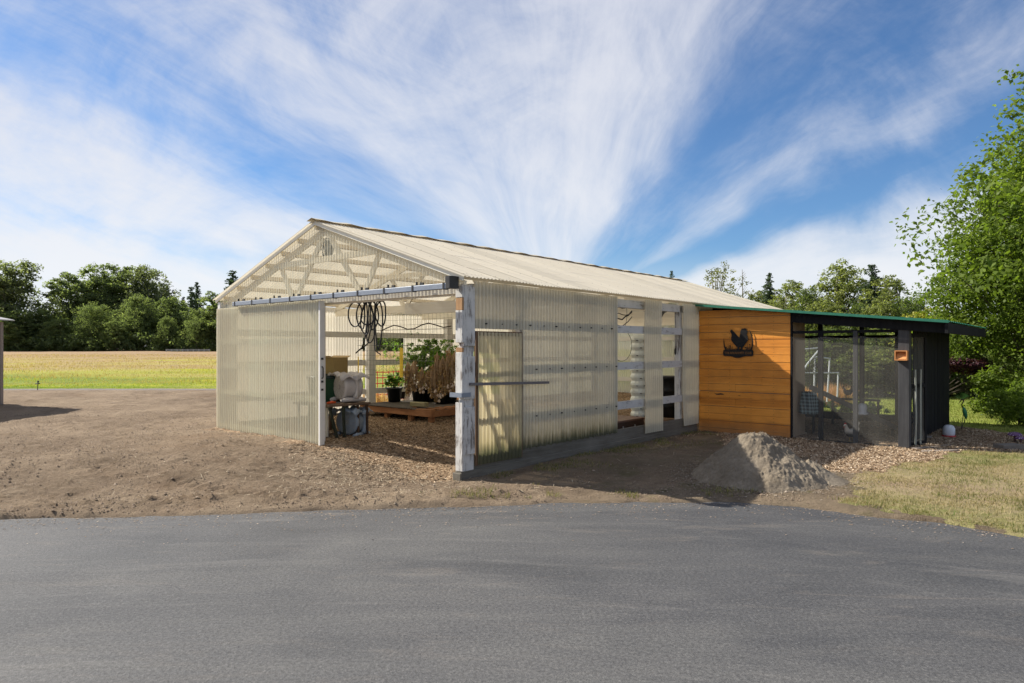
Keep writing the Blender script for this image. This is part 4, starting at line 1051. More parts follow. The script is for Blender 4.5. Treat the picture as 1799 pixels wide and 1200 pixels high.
for i, (px, pt, kd, Y, wf, lb) in enumerate(mid_trees):
    X = wz(px, Y); z0 = float(H0(np.array([X]), np.array([Y]))[0]); s_ = ((612 - pt) / 1200 * Y + CH - z0) / 8
    plant_tree(kd, X, Y, (s_ * wf * 1.18, s_ * wf * 1.18, s_), i * 2.1 + .6, lb, 'fir tree' if kd[0] == 'n' else 'tree', GR, MK[kd], 'fir_tree' if kd[0] == 'n' else 'tree')
# bare snag
sn = thing('bare_tree', 'thin leafless tree beside the sparse open-crowned tree', 'bare tree', (wz(1304, 42), 42, -.1))
mb = MB(); mb.tube([(0, 0, 0), (.05, 0, 4), (0, 0, 6.6)], [.09, .05, .012], 6)
rs_ = random.Random(4)
for k in range(26):
    z_ = 2.6 + k * .15; a = rs_.uniform(0, 6.28); l_ = (6.8 - z_) * .17 + .1; mb.tube([(.03, 0, z_), (.03 + math.cos(a) * l_, math.sin(a) * l_, z_ + l_ * .9)], [.018, .005], 4)
mb.build('trunk', m_bark2, sn)
# shrub row at the far edge of the lawn
GS = 'shrubs along the far edge of the lawn'
for i, (px, pt, Y, wf) in enumerate([(1405, 590, 25.5, 1.2), (1450, 575, 25, 1.2), (1497, 585, 24.6, 1.3), (1543, 570, 24.8, 1.2), (1590, 560, 24.6, 1.2), (1640, 565, 24.5, 1.3), (1690, 575, 24.8, 1.4), (1750, 560, 24.6, 1.5)]):
    X = wz(px, Y); s_ = ((612 - pt) / 1200 * Y + CH + .1) / 8
    nth = ['leftmost', 'second', 'third', 'fourth', 'fifth', 'sixth', 'seventh', 'rightmost'][i]
    plant_tree('mc' if i % 2 else 'ma', X, Y, (s_ * 1.35 * wf, s_ * 1.35 * wf, s_), i * 1.3, f'{nth} dense shrub of the row behind the lawn, counted from the orange wall' if 0 < i < 7 else f'{nth} dense shrub of the row at the far edge of the lawn', 'shrub', GS, MK['mc' if i % 2 else 'ma'], 'shrub')
rg = np.random.default_rng(78); n = 900; X = rg.uniform(8, 24, n); Yv = rg.uniform(23.8, 25.5, n)
C_ = np.stack([X, Yv, H0(X, Yv) + rg.random(n) * 1.3 * (.6 + .6 * vn(X * .7, X * 0, 4))], -1)
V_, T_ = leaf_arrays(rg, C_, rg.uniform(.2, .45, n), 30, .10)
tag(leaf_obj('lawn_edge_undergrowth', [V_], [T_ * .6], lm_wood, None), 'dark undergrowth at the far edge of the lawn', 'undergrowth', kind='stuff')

# --- big tree on the right, seen close
def big(root):
    BL = [(0, 0, 2.6, 2.3, 2.3, 1.7), (-1.2, -.4, 3.6, 1.55, 1.6, 1.3), (.8, .2, 4.3, 2.3, 2.2, 1.7), (-.3, 0, 5.2, 1.6, 1.7, 1.3), (1.6, -.3, 5.9, 2.0, 1.9, 1.6), (.7, .3, 6.6, 1.25, 1.3, 1.1),
          (2.3, 0, 7.5, 1.55, 1.6, 1.5), (-1.55, .3, 2.3, .9, 1.1, .7), (1.9, -1.0, 3.0, 2.0, 1.9, 1.6), (3.0, .5, 5.6, 2.2, 2.2, 2.0), (.9, .3, 5.2, 1.7, 1.7, 2.6), (1.9, .3, 7.2, 1.2, 1.3, 1.6), (-.5, .2, 3.2, 1.6, 1.6, 1.6), (2.4, 0, 8.9, .95, 1.0, 1.0)]
    broadleaf('big', 61, 9.2, 5.6, .1, 0, 3100, 54, .084, lm_big, m_bark, clr=.060, lean=1.6, tr=.018, parent=root, limbs=90, blobs=BL, fringe=.10, trunk_to=.75)
Xb, Yb = wz(1826, 17.2), 17.2
plant_tree('big', Xb, Yb, 1.0, 0, 'big glossy-leaved tree filling the right edge of the photo behind the coop', 'tree', None, big, 'tree', z=-.30)
plant_tree('bigb', wz(1985, 16.5), 16.5, 1.12, 2.2, 'second big leafy tree beyond the right edge, behind the first', 'tree', None,
           lambda r: broadleaf('bigb', 62, 9, 7, .08, 16, 900, 36, .12, lm_big, parent=r, clr=.07), 'tree', z=-.1)
plant_tree('yel', wz(1640, 20), 20, (.85, .85, .78), 1, 'yellowing leafy bush just above the right end of the green coop roof', 'bush', None,
           lambda r: broadleaf('yel', 63, 3.9, 2.2, .5, 7, 120, 26, .09, lm_yel, parent=r, clr=.08, limbs=14), 'bush', z=-.1)
plant_tree('plum', wz(1652, 17.0), 17.0, 1.0, 0, 'purple-leaved plum branch tree in the shade right of the black slats', 'small tree', None,
           lambda r: broadleaf('plum', 64, 1.95, 1.6, .62, 8, 110, 24, .085, lm_red, parent=r, clr=.09, limbs=16, blobs=[(.30, 0, 1.28, .30, .35, .12), (.62, 0, 1.34, .35, .35, .13), (1.0, 0, 1.24, .35, .3, .12), (1.25, .1, 1.10, .24, .3, .10), (.0, -.1, 1.32, .3, .2, .10)]), 'small_tree', z=-.05)
for i, (px, Y, s_, lb) in enumerate(((1790, 14.6, .62, 'low green bush under the big tree by the purple mushrooms'), (1772, 16.2, .8, 'leafy bush at the foot of the big tree trunk'))):
    plant_tree('low', wz(px, Y), Y, s_, i * 2, lb, 'bush', None, lambda r: broadleaf('low', 65, 1.5, 2.3, .05, 9, 260, 30, .085, lm_big, parent=r, clr=.09, limbs=14), 'bush', z=-.06)
# ------------------------------------------------------------------ things in and around the buildings
def ipt(px, py, Y): return Vector(((px - 899.5) / 1200 * Y, Y, CH - (py - 612) / 1200 * Y))
def a_at(px, b):
    r = (px - 899.5) / 1200
    return (r * (P0.y + CT * b) - P0.x + ST * b) / (CT - r * ST)
def floor_z(x, y): return float(H0(np.array([x]), np.array([y]))[0])
def grounded(a, b, dz=0):
    x, y, _ = L(a, b); return (x, y, floor_z(x, y) + dz)
m_iron = simple('dark green iron', (.035, .045, .035), .5, .5)
m_brownleg = simple('brown steel leg', (.075, .045, .03), .6, .3)
m_tabletop = wood('old table top', (.10, .065, .045), (.21, .145, .10), 1, .7)
# table
tb = thing('work_table', 'low work table with thin dark legs just inside the sliding door', 'table', L(-3.65, .75, .2), TH)
MB().box(-.5, .53, -.5, .30, .53, .565).build('table_top', m_tabletop, tb, bevel=.004)
for (x0, y0, x1, y1, m_) in ((.47, -.46, .50, -.32, m_iron), (.50, -.22, .52, -.21, m_iron), (.50, .06, .51, .06, m_brownleg), (.50, .24, .51, .24, m_brownleg), (-.45, -.42, -.46, -.42, m_iron), (-.45, .2, -.46, .2, m_brownleg)):
    mb = MB(); mb.bar((x0, y0, .53), (x1, y1, -.02), .035, .035, up=(0, 1, 0)); mb.build('leg', m_, tb)
# drum fans in plastic wrap
def drum_fan(lab, loc, rz, col, colb, grp='plastic-wrapped drum fans'):
    r_ = thing('drum_fan', lab, 'drum fan', loc, rz, grp)
    mo = simple('moulded ' + col[0], col[1], .55, var=.1, bump=.4); mg = simple('fan grille ' + col[0], colb, .5, var=.1)
    mb = MB(); mb.lathe([(.17, -.165), (.205, -.16), (.215, -.12), (.205, -.10), (.207, .10), (.215, .12), (.205, .16), (.0, .165)], (0, 0, .25), 32, 'x')
    mb.build('drum', mo, r_, True)
    mb = MB()
    for rr in (.03, .055, .08, .105, .13, .155, .18):
        mb.tube([(-.168, rr * math.cos(k * .2618), .25 + rr * math.sin(k * .2618)) for k in range(25)], .0035, 4, cap=False)
    for k in range(12): mb.tube([(-.166, 0, .25), (-.166, .19 * math.cos(k * .5236), .25 + .19 * math.sin(k * .5236))], .0035, 4)
    mb.lathe([(.0, -.185), (.035, -.18), (.04, -.165)], (0, 0, .25), 16, 'x')
    g_ = mb.build('grille', mg, r_)
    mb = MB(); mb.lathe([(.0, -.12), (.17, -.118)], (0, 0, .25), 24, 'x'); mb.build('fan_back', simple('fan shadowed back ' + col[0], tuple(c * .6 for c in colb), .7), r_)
    mb = MB()
    for y_ in (-.18, .18):
        mb.tube([(-.22, y_, .035), (-.12, y_ * 1.05, .05), (0, y_, .045), (.12, y_ * .98, .052), (.22, y_, .035)], [.03, .04, .035, .04, .03], 8, sq=(1, 1))
    mb.build('base', mo, r_, True)
    # rib and crumpled plastic film over the top
    mb = MB(); mb.tube([(.03, -.20, .07), (.04, -.205, .14), (.05, -.215, .25), (.04, -.205, .36), (.03, -.19, .43)], [.055, .028, .018, .028, .06], 10); mb.build('rib', mo, r_, True)
    rr_ = random.Random(int(loc[0] * 100)); mb = MB(); n = 14
    for i in range(n + 1):
        for j in range(n + 1):
            x_ = -.26 + .52 * i / n; y_ = -.24 + .48 * j / n
            mb.v.append((x_ + rr_.uniform(-.012, .012), y_ + rr_.uniform(-.012, .012), .455 + .03 * math.sin(x_ * 23 + y_ * 9) + .02 * math.cos(y_ * 31) + rr_.uniform(-.006, .008) - 1.1 * max(0, abs(y_) - .17)))
    for i in range(n):
        for j in range(n): mb.f.append((i * (n + 1) + j, (i + 1) * (n + 1) + j, (i + 1) * (n + 1) + j + 1, i * (n + 1) + j + 1)); mb.mi.append(0)
    o_ = mb.build('plastic_film', mo, r_, True); so_ = o_.modifiers.new('t', 'SOLIDIFY'); so_.thickness = .006
    return r_
drum_fan('pale grey drum fan under crumpled film standing on the work table', L(-3.42, .82, .768), R(42), ('pale', (.56, .53, .52)), (.34, .31, .29))
drum_fan('blue-grey plastic-wrapped drum fan on the chips under the work table', L(-3.36, .86, .2), R(68), ('bluish', (.26, .31, .37)), (.26, .27, .27))
# green compost bin with lid, box on top
gb = thing('compost_bin', 'dark green plastic bin on legs behind the work table', 'bin', L(-3.92, .78, .19), TH)
m_gbin = simple('dark green plastic', (.022, .075, .040), .4, var=.15)
mb = MB(); mb.lathe([(.0, .52), (.24, .52), (.31, .66), (.33, .93), (.34, .94), (.34, .96)], (0, 0, 0), 4 * 6); mb.build('tub', m_gbin, gb, True)
mb = MB(); mb.lathe([(.36, .955), (.365, .98), (.33, 1.01), (.0, 1.03)], (0, 0, 0), 24); mb.build('lid', simple('near black lid', (.012, .03, .03), .4), gb, True)
for x_, y_ in ((.22, -.2), (.22, .2), (-.22, -.2), (-.22, .2)):
    mb = MB(); mb.bar((x_, y_, .6), (x_ * 1.15, y_ * 1.15, 0), .05, .05, up=(0, 1, 0)); mb.build('leg', m_gbin, gb)
bx = thing('cardboard_box', 'open brown cardboard box on top of the dark green bin', 'box', L(-3.85, .80, 1.225), TH + .2)
m_card = simple('cardboard', (.30, .215, .085), .8, var=.1)
mb = MB(); mb.box(-.2, .2, -.17, .17, .0, .27); mb.build('box_body', m_card, bx)
for sx in (-1, 1):
    mb = MB(); mb.bar((0, sx * .172, .27), (0, sx * .25, .30), .40, .005, up=(0, 0, 1)); mb.build('flap', simple('cardboard inner', (.50, .36, .18), .8), bx)
tl_ = thing('hand_trowel', 'small orange-handled tool lying on the work table', 'hand tool', L(-3.22, .34, .768), TH)
mb = MB(); mb.tube([(-.02, -.05, .02), (0, .03, .03), (.01, .09, .025)], [.016, .022, .014], 8); mb.build('grip', simple('orange plastic', (.70, .10, .02), .45), tl_, True)
mb = MB(); mb.tube([(.01, .09, .025), (.02, .16, .02)], .006, 6); mb.build('shaft', m_steel, tl_)
wb_ = thing('white_board', 'plain white board leaning behind the table legs', 'board', L(-3.50, .38, .2), TH)
MB().box(-.30, .14, .0, .02, .0, .50).build('board', simple('white board', (.58, .56, .52), .6), wb_, bevel=.003)
# raised platform
m_orangew = wood('orange brown decking', (.20, .085, .035), (.42, .20, .09), 0, .7)
m_dsheet = simple('dark corrugated sheet', (.10, .085, .070), .7, var=.25)
pf = thing('display_platform', 'low orange-brown timber platform topped with dark corrugated sheet and slats', 'platform', L(-4.65, 2.8, .22), TH)
MB().box(-1.1, 1.1, .0, .035, .13, .245).build('front_board', m_orangew, pf, bevel=.003)
MB().box(1.065, 1.1, .037, 2.2, .13, .245).build('side_board', m_orangew, pf, bevel=.003)
MB().box(-1.1, -1.065, .037, 2.2, .13, .245).build('side_board', m_orangew, pf)
MB().box(-1.06, 1.06, 2.17, 2.2, .13, .245).build('back_board', m_orangew, pf)
for x_ in (-1.0, -.30, .42, 1.0):
    for y_ in (.09, 2.05): MB().box(x_ - .045, x_ + .045, y_ - .045, y_ + .045, -.02, .128).build('foot', m_orangew, pf)
corr('corrugated_top', m_dsheet, (0, -.03, .262), (1, 0, 0), (0, 0, 1), -1.12, .62, 0, 2.22, pf, pitch=.07, amp=.010, V=(0, 1, 0))
for k in range(9): MB().box(.66, 1.1, .0 + k * .25, .11 + k * .25, .247, .268).build('slat', m_orangew, pf)
MB().box(-1.1, .3, 1.95, 2.02, .29, .33).build('back_batten', m_orangew, pf)
lg = thing('timber_block', 'mossy timber block lying on the front of the platform', 'block', L(-4.14, 3.02, .51), TH + .1)
MB().box(-.20, .20, -.06, .06, .0, .085).build('block', wood('mossy block', (.16, .15, .07), (.40, .36, .22), 0, .85), lg, bevel=.012)
MB().box(-.13, -.02, -.05, .05, -.03, -.001).build('spacer', m_orangew, lg)
# potted plants
m_pot = simple('black plastic pot', (.012, .014, .014), .35, var=.2)
lm_pl = leafmat('vegetable leaves', (.07, .13, .025), (.17, .28, .05), (.32, .42, .10), .5)
lm_dry = leafmat('dry garlic leaves', (.22, .14, .07), (.42, .28, .15), (.60, .46, .30), .3)
def potted(px, b, r0, h0, hh, ww, per, ncl, leaf, label, lm=lm_pl, base=.15):
    a = a_at(px, b); rt = thing('potted_plant', label, 'potted plant', L(a, b, .50), TH, 'potted plants on the platform')
    mb = MB(); mb.lathe([(.0, .0), (r0 * .76, 0), (r0 * .97, h0 * .88), (r0 * 1.05, h0 * .88), (r0 * 1.07, h0), (r0 * .96, h0), (r0 * .94, h0 * .9), (0, h0 * .88)], (0, 0, 0), 20); mb.build('pot', m_pot, rt, True)
    rg = np.random.default_rng(int(px)); C_ = rg.normal(0, 1, (ncl, 3)) * np.array([ww * .25, ww * .22, hh * .24]) + np.array([0, 0, h0 + hh * (.5 + base * .3)])
    C_[:, 2] = np.clip(C_[:, 2], h0 + .02, h0 + hh)
    V_, T_ = leaf_arrays(rg, C_, rg.uniform(.04, .09, ncl), per, leaf); leaf_obj('foliage', [V_], [T_], lm, rt)
    mb = MB()
    for k in range(min(14, ncl)): e = C_[k]; mb.tube([(0, 0, h0 * .85), (e[0] * .4, e[1] * .4, h0 + (e[2] - h0) * .5), tuple(e)], [.006, .004, .002], 4)
    mb.build('stem', simple('green stem', (.10, .15, .04), .7), rt)
potted(693, 3.6, .17, .30, .30, .36, 16, 26, .07, 'leafy basil-like plant in the leftmost black pot on the platform')
potted(704, 4.3, .14, .26, 1.25, .9, 9, 80, .045, 'tall sparse plant behind the yellow strip, second pot from the left')
potted(738, 4.0, .20, .34, .90, .8, 20, 110, .046, 'bushy green plant in the big black pot behind the garlic', base=.3)
potted(757, 4.2, .21, .34, .98, .95, 24, 150, .048, 'tallest dense green plant in the middle of the platform', base=.3)
potted(776, 3.9, .16, .30, .85, .6, 16, 80, .045, 'green plant in the pot behind the long garlic bundles', base=.3)
potted(790, 4.1, .18, .32, .98, .8, 18, 110, .045, 'rightmost potted plant, beside the white corner post')
# wire trellis panel with garlic
tr_ = thing('wire_trellis', 'upright welded wire panel hung above the front of the platform', 'wire panel', L(0, 2.55, 0), TH)
m_wire = simple('grey wire', (.12, .12, .11), .5, .6)
mb = MB(); a0, a1 = a_at(628, 2.55), -2.75; n = int((a1 - a0) / .10)
for k in range(n + 1): x_ = a0 + (a1 - a0) * k / n; mb.tube([(x_, 0, 1.12), (x_, .03, 1.7), (x_, 0, 2.30)], .0024, 3)
for k in range(13): z_ = 1.12 + k * .098; mb.tube([(a0, .004, z_), ((a0 + a1) / 2, .01, z_ + .01 * math.sin(k)), (a1, .004, z_)], .0024 if k % 3 else .005, 3)
mb.build('wire_grid', m_wire, tr_)
mb = MB(); mb.tube([(a0 + (a1 - a0) * k / 14, -.02, 2.02 + .05 * math.sin(k * 1.3) + .004 * k) for k in range(4, 15)], .011, 6); mb.build('dry_vine', simple('dry vine', (.04, .03, .02), .9), tr_)
mb = MB()
for sx in (a0 + .02, a1 - .04): mb.tube([(sx, 0, 2.30), (sx, -.0, 2.44)], .004, 4)
mb.build('hanger', m_wire, tr_)
GG = 'dried garlic bundles hanging from the wire panel'
nth = ['leftmost', 'second', 'third', 'fourth', 'fifth', 'sixth', 'seventh', 'eighth', 'rightmost']
for i, (px, yt, yb, wd) in enumerate([(717, 636, 697, .15), (727, 634, 688, .14), (741, 645, 692, .10), (751, 652, 684, .09), (760, 640, 700, .13), (768, 618, 708, .13), (778, 625, 699, .14), (789, 612, 694, .15), (799, 616, 692, .13)]):
    b = 2.50; a = a_at(px, b); x_, y_, _ = L(a, b); zt = CH - (yt - 612) / 1200 * y_; zb = CH - (yb - 612) / 1200 * y_
    rt = thing('garlic_bundle', f'{nth[i]} bundle of dried garlic hanging from the wire panel, counted from the yellow strip', 'garlic', (x_, y_, zt), TH, GG)
    rg = np.random.default_rng(100 + i); h_ = zt - zb; mb = MB(); n = 26
    for k in range(n):
        an = rg.uniform(0, 6.28); f_ = rg.uniform(.55, 1.0); w_ = wd * rg.uniform(.25, .55)
        mb.tube([(0, 0, 0), (math.cos(an) * w_ * .8, math.sin(an) * w_ * .8, -h_ * .3 * f_), (math.cos(an + .5) * w_, math.sin(an + .5) * w_, -h_ * .65 * f_), (math.cos(an) * w_ * .45, math.sin(an) * w_ * .45, -h_ * f_)], [.005, .009, .006, .004], 4)
    mb.build('stalks', simple('dry stalks', (.42, .29, .165), .85, var=.3), rt, True)
    C_ = np.stack([rg.normal(0, wd * .28, 26), rg.normal(0, wd * .28, 26), -h_ * rg.uniform(.1, .92, 26)], -1); V_, T_ = leaf_arrays(rg, C_, np.full(26, .035), 12, .05, 2.0, .1); leaf_obj('dry_leaves', [V_], [T_], lm_dry, rt)
    mb = MB()
    for k in range(9):
        an = rg.uniform(0, 6.28); z_ = -h_ * rg.uniform(.72, 1.0); w_ = wd * .35; s_ = rg.uniform(.016, .026)
        mb.lathe([(.0, -s_), (s_ * .8, -s_ * .6), (s_, 0), (s_ * .5, s_ * .9), (.003, s_ * 1.5)], (math.cos(an) * w_, math.sin(an) * w_, z_), 8)
    mb.build('bulbs', simple('garlic skin', (.60, .49, .38), .6), rt, True)
ys = thing('sticky_strip', 'bright yellow sticky strip hanging on the wire panel', 'sticky trap', L(a_at(706.5, 2.52), 2.50, 1.08), TH)
MB().box(-.045, .045, -.003, .003, .02, .58).build('strip', simple('yellow sticky card', (.75, .52, .02), .4), ys)
ys2 = thing('sticky_strip', 'thin yellow strip hanging above the pale drum fan', 'sticky trap', L(a_at(629.5, 2.3), 2.3, 1.12), TH)
MB().box(-.012, .012, -.003, .003, .0, .36).build('strip', MATS['yellow sticky card'], ys2)
# hose coil hung from the door header
hs = thing('hose_coil', 'black garden hose hung in loose loops from the door header', 'hose', L(0, .20, 0), TH)
mb = MB(); pts = []; specs = [(-2.33, .12, .30), (-2.20, .06, .33), (-2.13, .05, .40), (-2.10, .09, .28), (-2.05, .05, .50), (-2.00, .06, .34), (-1.90, .05, .58), (-1.86, .08, .30)]
for k, (ac, wv, hh_) in enumerate(specs):
    for j in range(28):
        an = j / 28 * 2 * math.pi; hq = hh_ * 1.2; s3 = math.sin(an); wq = wv * (1.15 - .35 * math.cos(an)); pts.append((ac + wq * s3 + .025 * math.sin(2 * an + k), .015 * k - .05 + .02 * s3, 2.33 - hq / 2 + hq / 2 * math.cos(an)))
# smooth path per loop
for k in range(len(specs)):
    seg = pts[k * 28:(k + 1) * 28]; seg = seg + [seg[0]]; mb.tube(seg, .0105, 6, cap=False)
mb.tube([(-2.10, .0, 2.1), (-2.16, .0, 1.8), (-2.26, .02, 1.66), (-2.42, .03, 1.58)], .0105, 6)
mb.tube([(-1.90, .0, 2.2), (-2.06, .0, 1.85), (-2.12, .02, 1.72), (-2.30, .04, 1.64)], .0105, 6)
mb.tube([(-1.93, .0, 2.33), (-1.94, -.01, 1.9), (-1.93, 0, 1.62), (-1.84, .03, 1.56)], .009, 6)
mb.build('hose', m_black, hs, True)
mb = MB(); mb.tube([(-2.40, -.03, 2.345), (-2.1, -.03, 2.335), (-1.80, -.03, 2.345)], .012, 6); mb.build('hook_rail', m_darkm, hs)
# vent fan near the ridge
vf = thing('vent_fan', 'round grey fan hanging behind the gable panel under the ridge', 'fan', L(-3.17, .24, 3.20), TH)
mb = MB(); mb.tube([(.12 * math.cos(k * .2618), 0, .17 * math.sin(k * .2618)) for k in range(25)], .012, 6, cap=False); mb.build('ring', m_darkm, vf)
mb = MB()
for k in range(5):
    a = k * 1.2566; mb.add([(0, -.02, 0), (.15 * math.cos(a), .02, .15 * math.sin(a)), (.15 * math.cos(a + .7), -.02, .15 * math.sin(a + .7))], [(0, 1, 2)])
mb.lathe([(.0, -.03), (.04, -.03), (.04, .03), (0, .03)], (0, 0, 0), 12, 'y'); mb.build('blades', simple('grey blades', (.10, .12, .13), .5), vf)
mb = MB(); mb.lathe([(0, .03), (.125, .03), (.125, .04), (0, .04)], (0, 0, 0), 20, 'y'); mb.build('housing', simple('fan housing', (.09, .11, .11), .6), vf)
mb = MB(); mb.tube([(0, 0, .16), (0, 0, .30)], .006, 4); mb.build('hanger', m_wire, vf)
# inside, seen through the side openings
pt_ = thing('planter_tower', 'white stacked planter tower with dark pockets inside the side opening', 'planter tower', grounded(-1.2, 6.39), TH)
mb = MB(); prof = [(0.0, 0), (.16, 0)]
for k in range(11): prof += [(.138, .06 + k * .155), (.166, .13 + k * .155), (.160, .17 + k * .155)]
prof += [(.10, 1.78), (0, 1.79)]
mb.lathe(prof, (0, 0, 0), 12); mb.build('tiers', simple('white tower plastic', (.78, .82, .76), .5), pt_)
for k in range(11):
    for j in range(3):
        an = -1.2 + j * 1.05 + (k % 2) * .5; c_ = Vector((.14 * math.cos(an), .14 * math.sin(an), .118 + k * .155)); mb = MB()
        mb.lathe([(.0, -.012), (.022, -.008), (.026, 0), (.0, .008)], c_ + Vector((math.cos(an) * .008, math.sin(an) * .008, 0)), 8); mb.build('pocket', m_black, pt_)
ld = thing('step_ladder', 'small white step ladder standing inside the side opening', 'step ladder', grounded(-1.75, 5.75), TH + .6)
for sx in (-.15, .15):
    mb = MB(); mb.bar((sx, -.26, 0), (sx * .7, 0, .86), .03, .05); mb.build('front_leg', simple('white aluminium', (.66, .66, .64), .45), ld)
    mb = MB(); mb.bar((sx, .26, 0), (sx * .7, 0, .86), .03, .03); mb.build('rear_leg', MATS['white aluminium'], ld)
for k in range(3): f_ = .25 + k * .25; MB().box(-.13, .13, -.26 * (1 - f_) - .035, -.26 * (1 - f_) + .035, .86 * f_, .86 * f_ + .02).build('step', MATS['white aluminium'], ld)
MB().box(-.13, .13, -.08, .08, .855, .88).build('top_plate', MATS['white aluminium'], ld)
bk = thing('bucket', 'small white bucket on top of the step ladder', 'bucket', Vector(grounded(-1.75, 5.75)) + Vector((0, 0, .885)), TH)
mb = MB(); mb.lathe([(.0, 0), (.085, 0), (.105, .19), (.112, .19), (.112, .205), (.10, .205), (.098, .19), (0, .17)], (0, 0, 0), 20); mb.build('pail', simple('white pail', (.70, .66, .62), .4), bk, True)
mb = MB(); mb.tube([(.11 * math.cos(k * .314), .02, .19 + .10 * math.sin(k * .314)) for k in range(11)], .003, 4); mb.build('handle', m_wire, bk)
br = thing('barrel', 'black plastic barrel behind the girts near the cedar wall', 'barrel', grounded(-1.0, 7.2), TH)
mb = MB(); mb.lathe([(.0, 0), (.25, 0), (.275, .04), (.28, .30), (.29, .32), (.28, .34), (.28, .62), (.29, .64), (.28, .66), (.275, .88), (.29, .89), (.29, .93), (.26, .95), (0, .94)], (0, 0, 0), 28); mb.build('drum', simple('black barrel plastic', (.014, .014, .015), .45, var=.2), br, True)
ch = thing('storage_chest', 'low dark brown chest with two pale pulls below the girt in the side opening', 'chest', grounded(-.62, 4.45), TH)
MB().box(-.36, .30, -.72, .62, .0, .30).build('chest_body', simple('dark brown paint', (.055, .028, .020), .5), ch, bevel=.008)
MB().box(-.39, .33, -.75, .65, .302, .335).build('lid', simple('brown lid', (.16, .085, .06), .5), ch, bevel=.006)
for y_ in (-.12, .28): MB().box(.302, .316, y_ - .008, y_ + .008, .14, .23).build('pull', simple('pale pull', (.6, .58, .52), .4), ch)
kt = thing('crate', 'low dark wooden crate in front of the black barrel', 'crate', grounded(-.62, 6.0), TH)
MB().box(-.28, .25, -.42, .46, .0, .20).build('crate_body', m_brownw, kt, bevel=.006)
for z_ in (.05, .12): MB().box(.252, .262, -.42, .46, z_, z_ + .05).build('crate_slat', m_brownw, kt)
pb = thing('black_pot', 'empty black plant pot beside the step ladder', 'pot', grounded(-1.35, 5.35), TH)
mb = MB(); mb.lathe([(.0, 0), (.12, 0), (.16, .30), (.17, .30), (.17, .33), (.15, .33), (.14, .28), (0, .26)], (0, 0, 0), 18); mb.build('pot', m_pot, pb, True)
wr = thing('cable_bundle', 'tangled dark cable under the eave in the first side opening', 'cable', L(-.25, 0, 0), TH)
mb = MB(); rr_ = random.Random(8)
for k in range(4):
    y0 = 3.75; mb.tube([(0, y0 + j * .11, 2.38 - .06 * k - .12 * math.sin(j / 7 * math.pi) * (k % 2 * 1.2 + .2) + rr_.uniform(-.02, .02)) for j in range(8)], .008 + .004 * (k == 1), 5)
mb.build('cable', m_black, wr, True)
wl = thing('wire_loop', 'big thin wire loop hanging in the first side opening', 'wire loop', L(-.2, 4.1, 0), TH)
mb = MB(); mb.tube([(0, .33 * math.cos(k * .2094), 1.70 + .27 * math.sin(k * .2094)) for k in range(31)], .0045, 5, cap=False); mb.tube([(0, .1, 1.96), (.02, .14, 2.2), (0, .16, 2.36)], .004, 4); mb.build('wire', m_black, wl)
sn_ = thing('shade_net', 'sagging grey shade net bunched under the eave in the second side opening', 'net', L(-.35, 5.55, 2.40), TH)
mb = MB(); n = 16
for i in range(n + 1):
    for j in range(9): y_ = -.5 + i / n; f_ = j / 8; mb.v.append((-.06 + .12 * f_, y_, .03 - .26 * math.sin(math.pi * i / n) * math.sin(math.pi * min(1, f_ + .25) * .8) + .012 * math.sin(i * 2.1 + j)))
for i in range(n):
    for j in range(8): mb.f.append((i * 9 + j, (i + 1) * 9 + j, (i + 1) * 9 + j + 1, i * 9 + j + 1)); mb.mi.append(0)
mb.build('net', simple('grey net', (.10, .10, .095), .9), sn_, True)
pl_ = thing('hanging_plug', 'black cord with a plug dangling beside the right fibreglass strip', 'cord', L(-.12, 5.90, 0), TH)
mb = MB(); mb.tube([(0, 0, 2.33), (.01, .01, 1.9), (0, 0, 1.66)], .004, 5); mb.build('cord', m_black, pl_)
mb = MB(); mb.tube([(0, 0, 1.66), (0, 0, 1.62), (0, 0, 1.56), (0, 0, 1.53)], [.012, .022, .022, .01], 8); mb.build('plug', m_black, pl_)
# red plastic mesh and dry grass outside the far wall
rf = thing('safety_fence', 'red plastic mesh fence outside the far wall, seen left of the potted plants', 'mesh fence', grounded(-6.7, 4.6), TH)
m_redp = simple('red plastic', (.62, .07, .06), .5); mb = MB()
for k in range(9): mb.tube([(-.02 * (k % 2), -.9 + k * .16, .0), (0, -.9 + k * .16, .85)], .012, 4)
for k in range(7): mb.tube([(0, -.9, .05 + k * .13), (.02, -.3, .04 + k * .13), (0, .38, .05 + k * .13)], .012, 4)
mb.build('mesh', m_redp, rf)
for k in (-.9, .38): MB().box(-.03, .01, k - .02, k + .02, -.02, .95).build('stake', m_iron, rf)

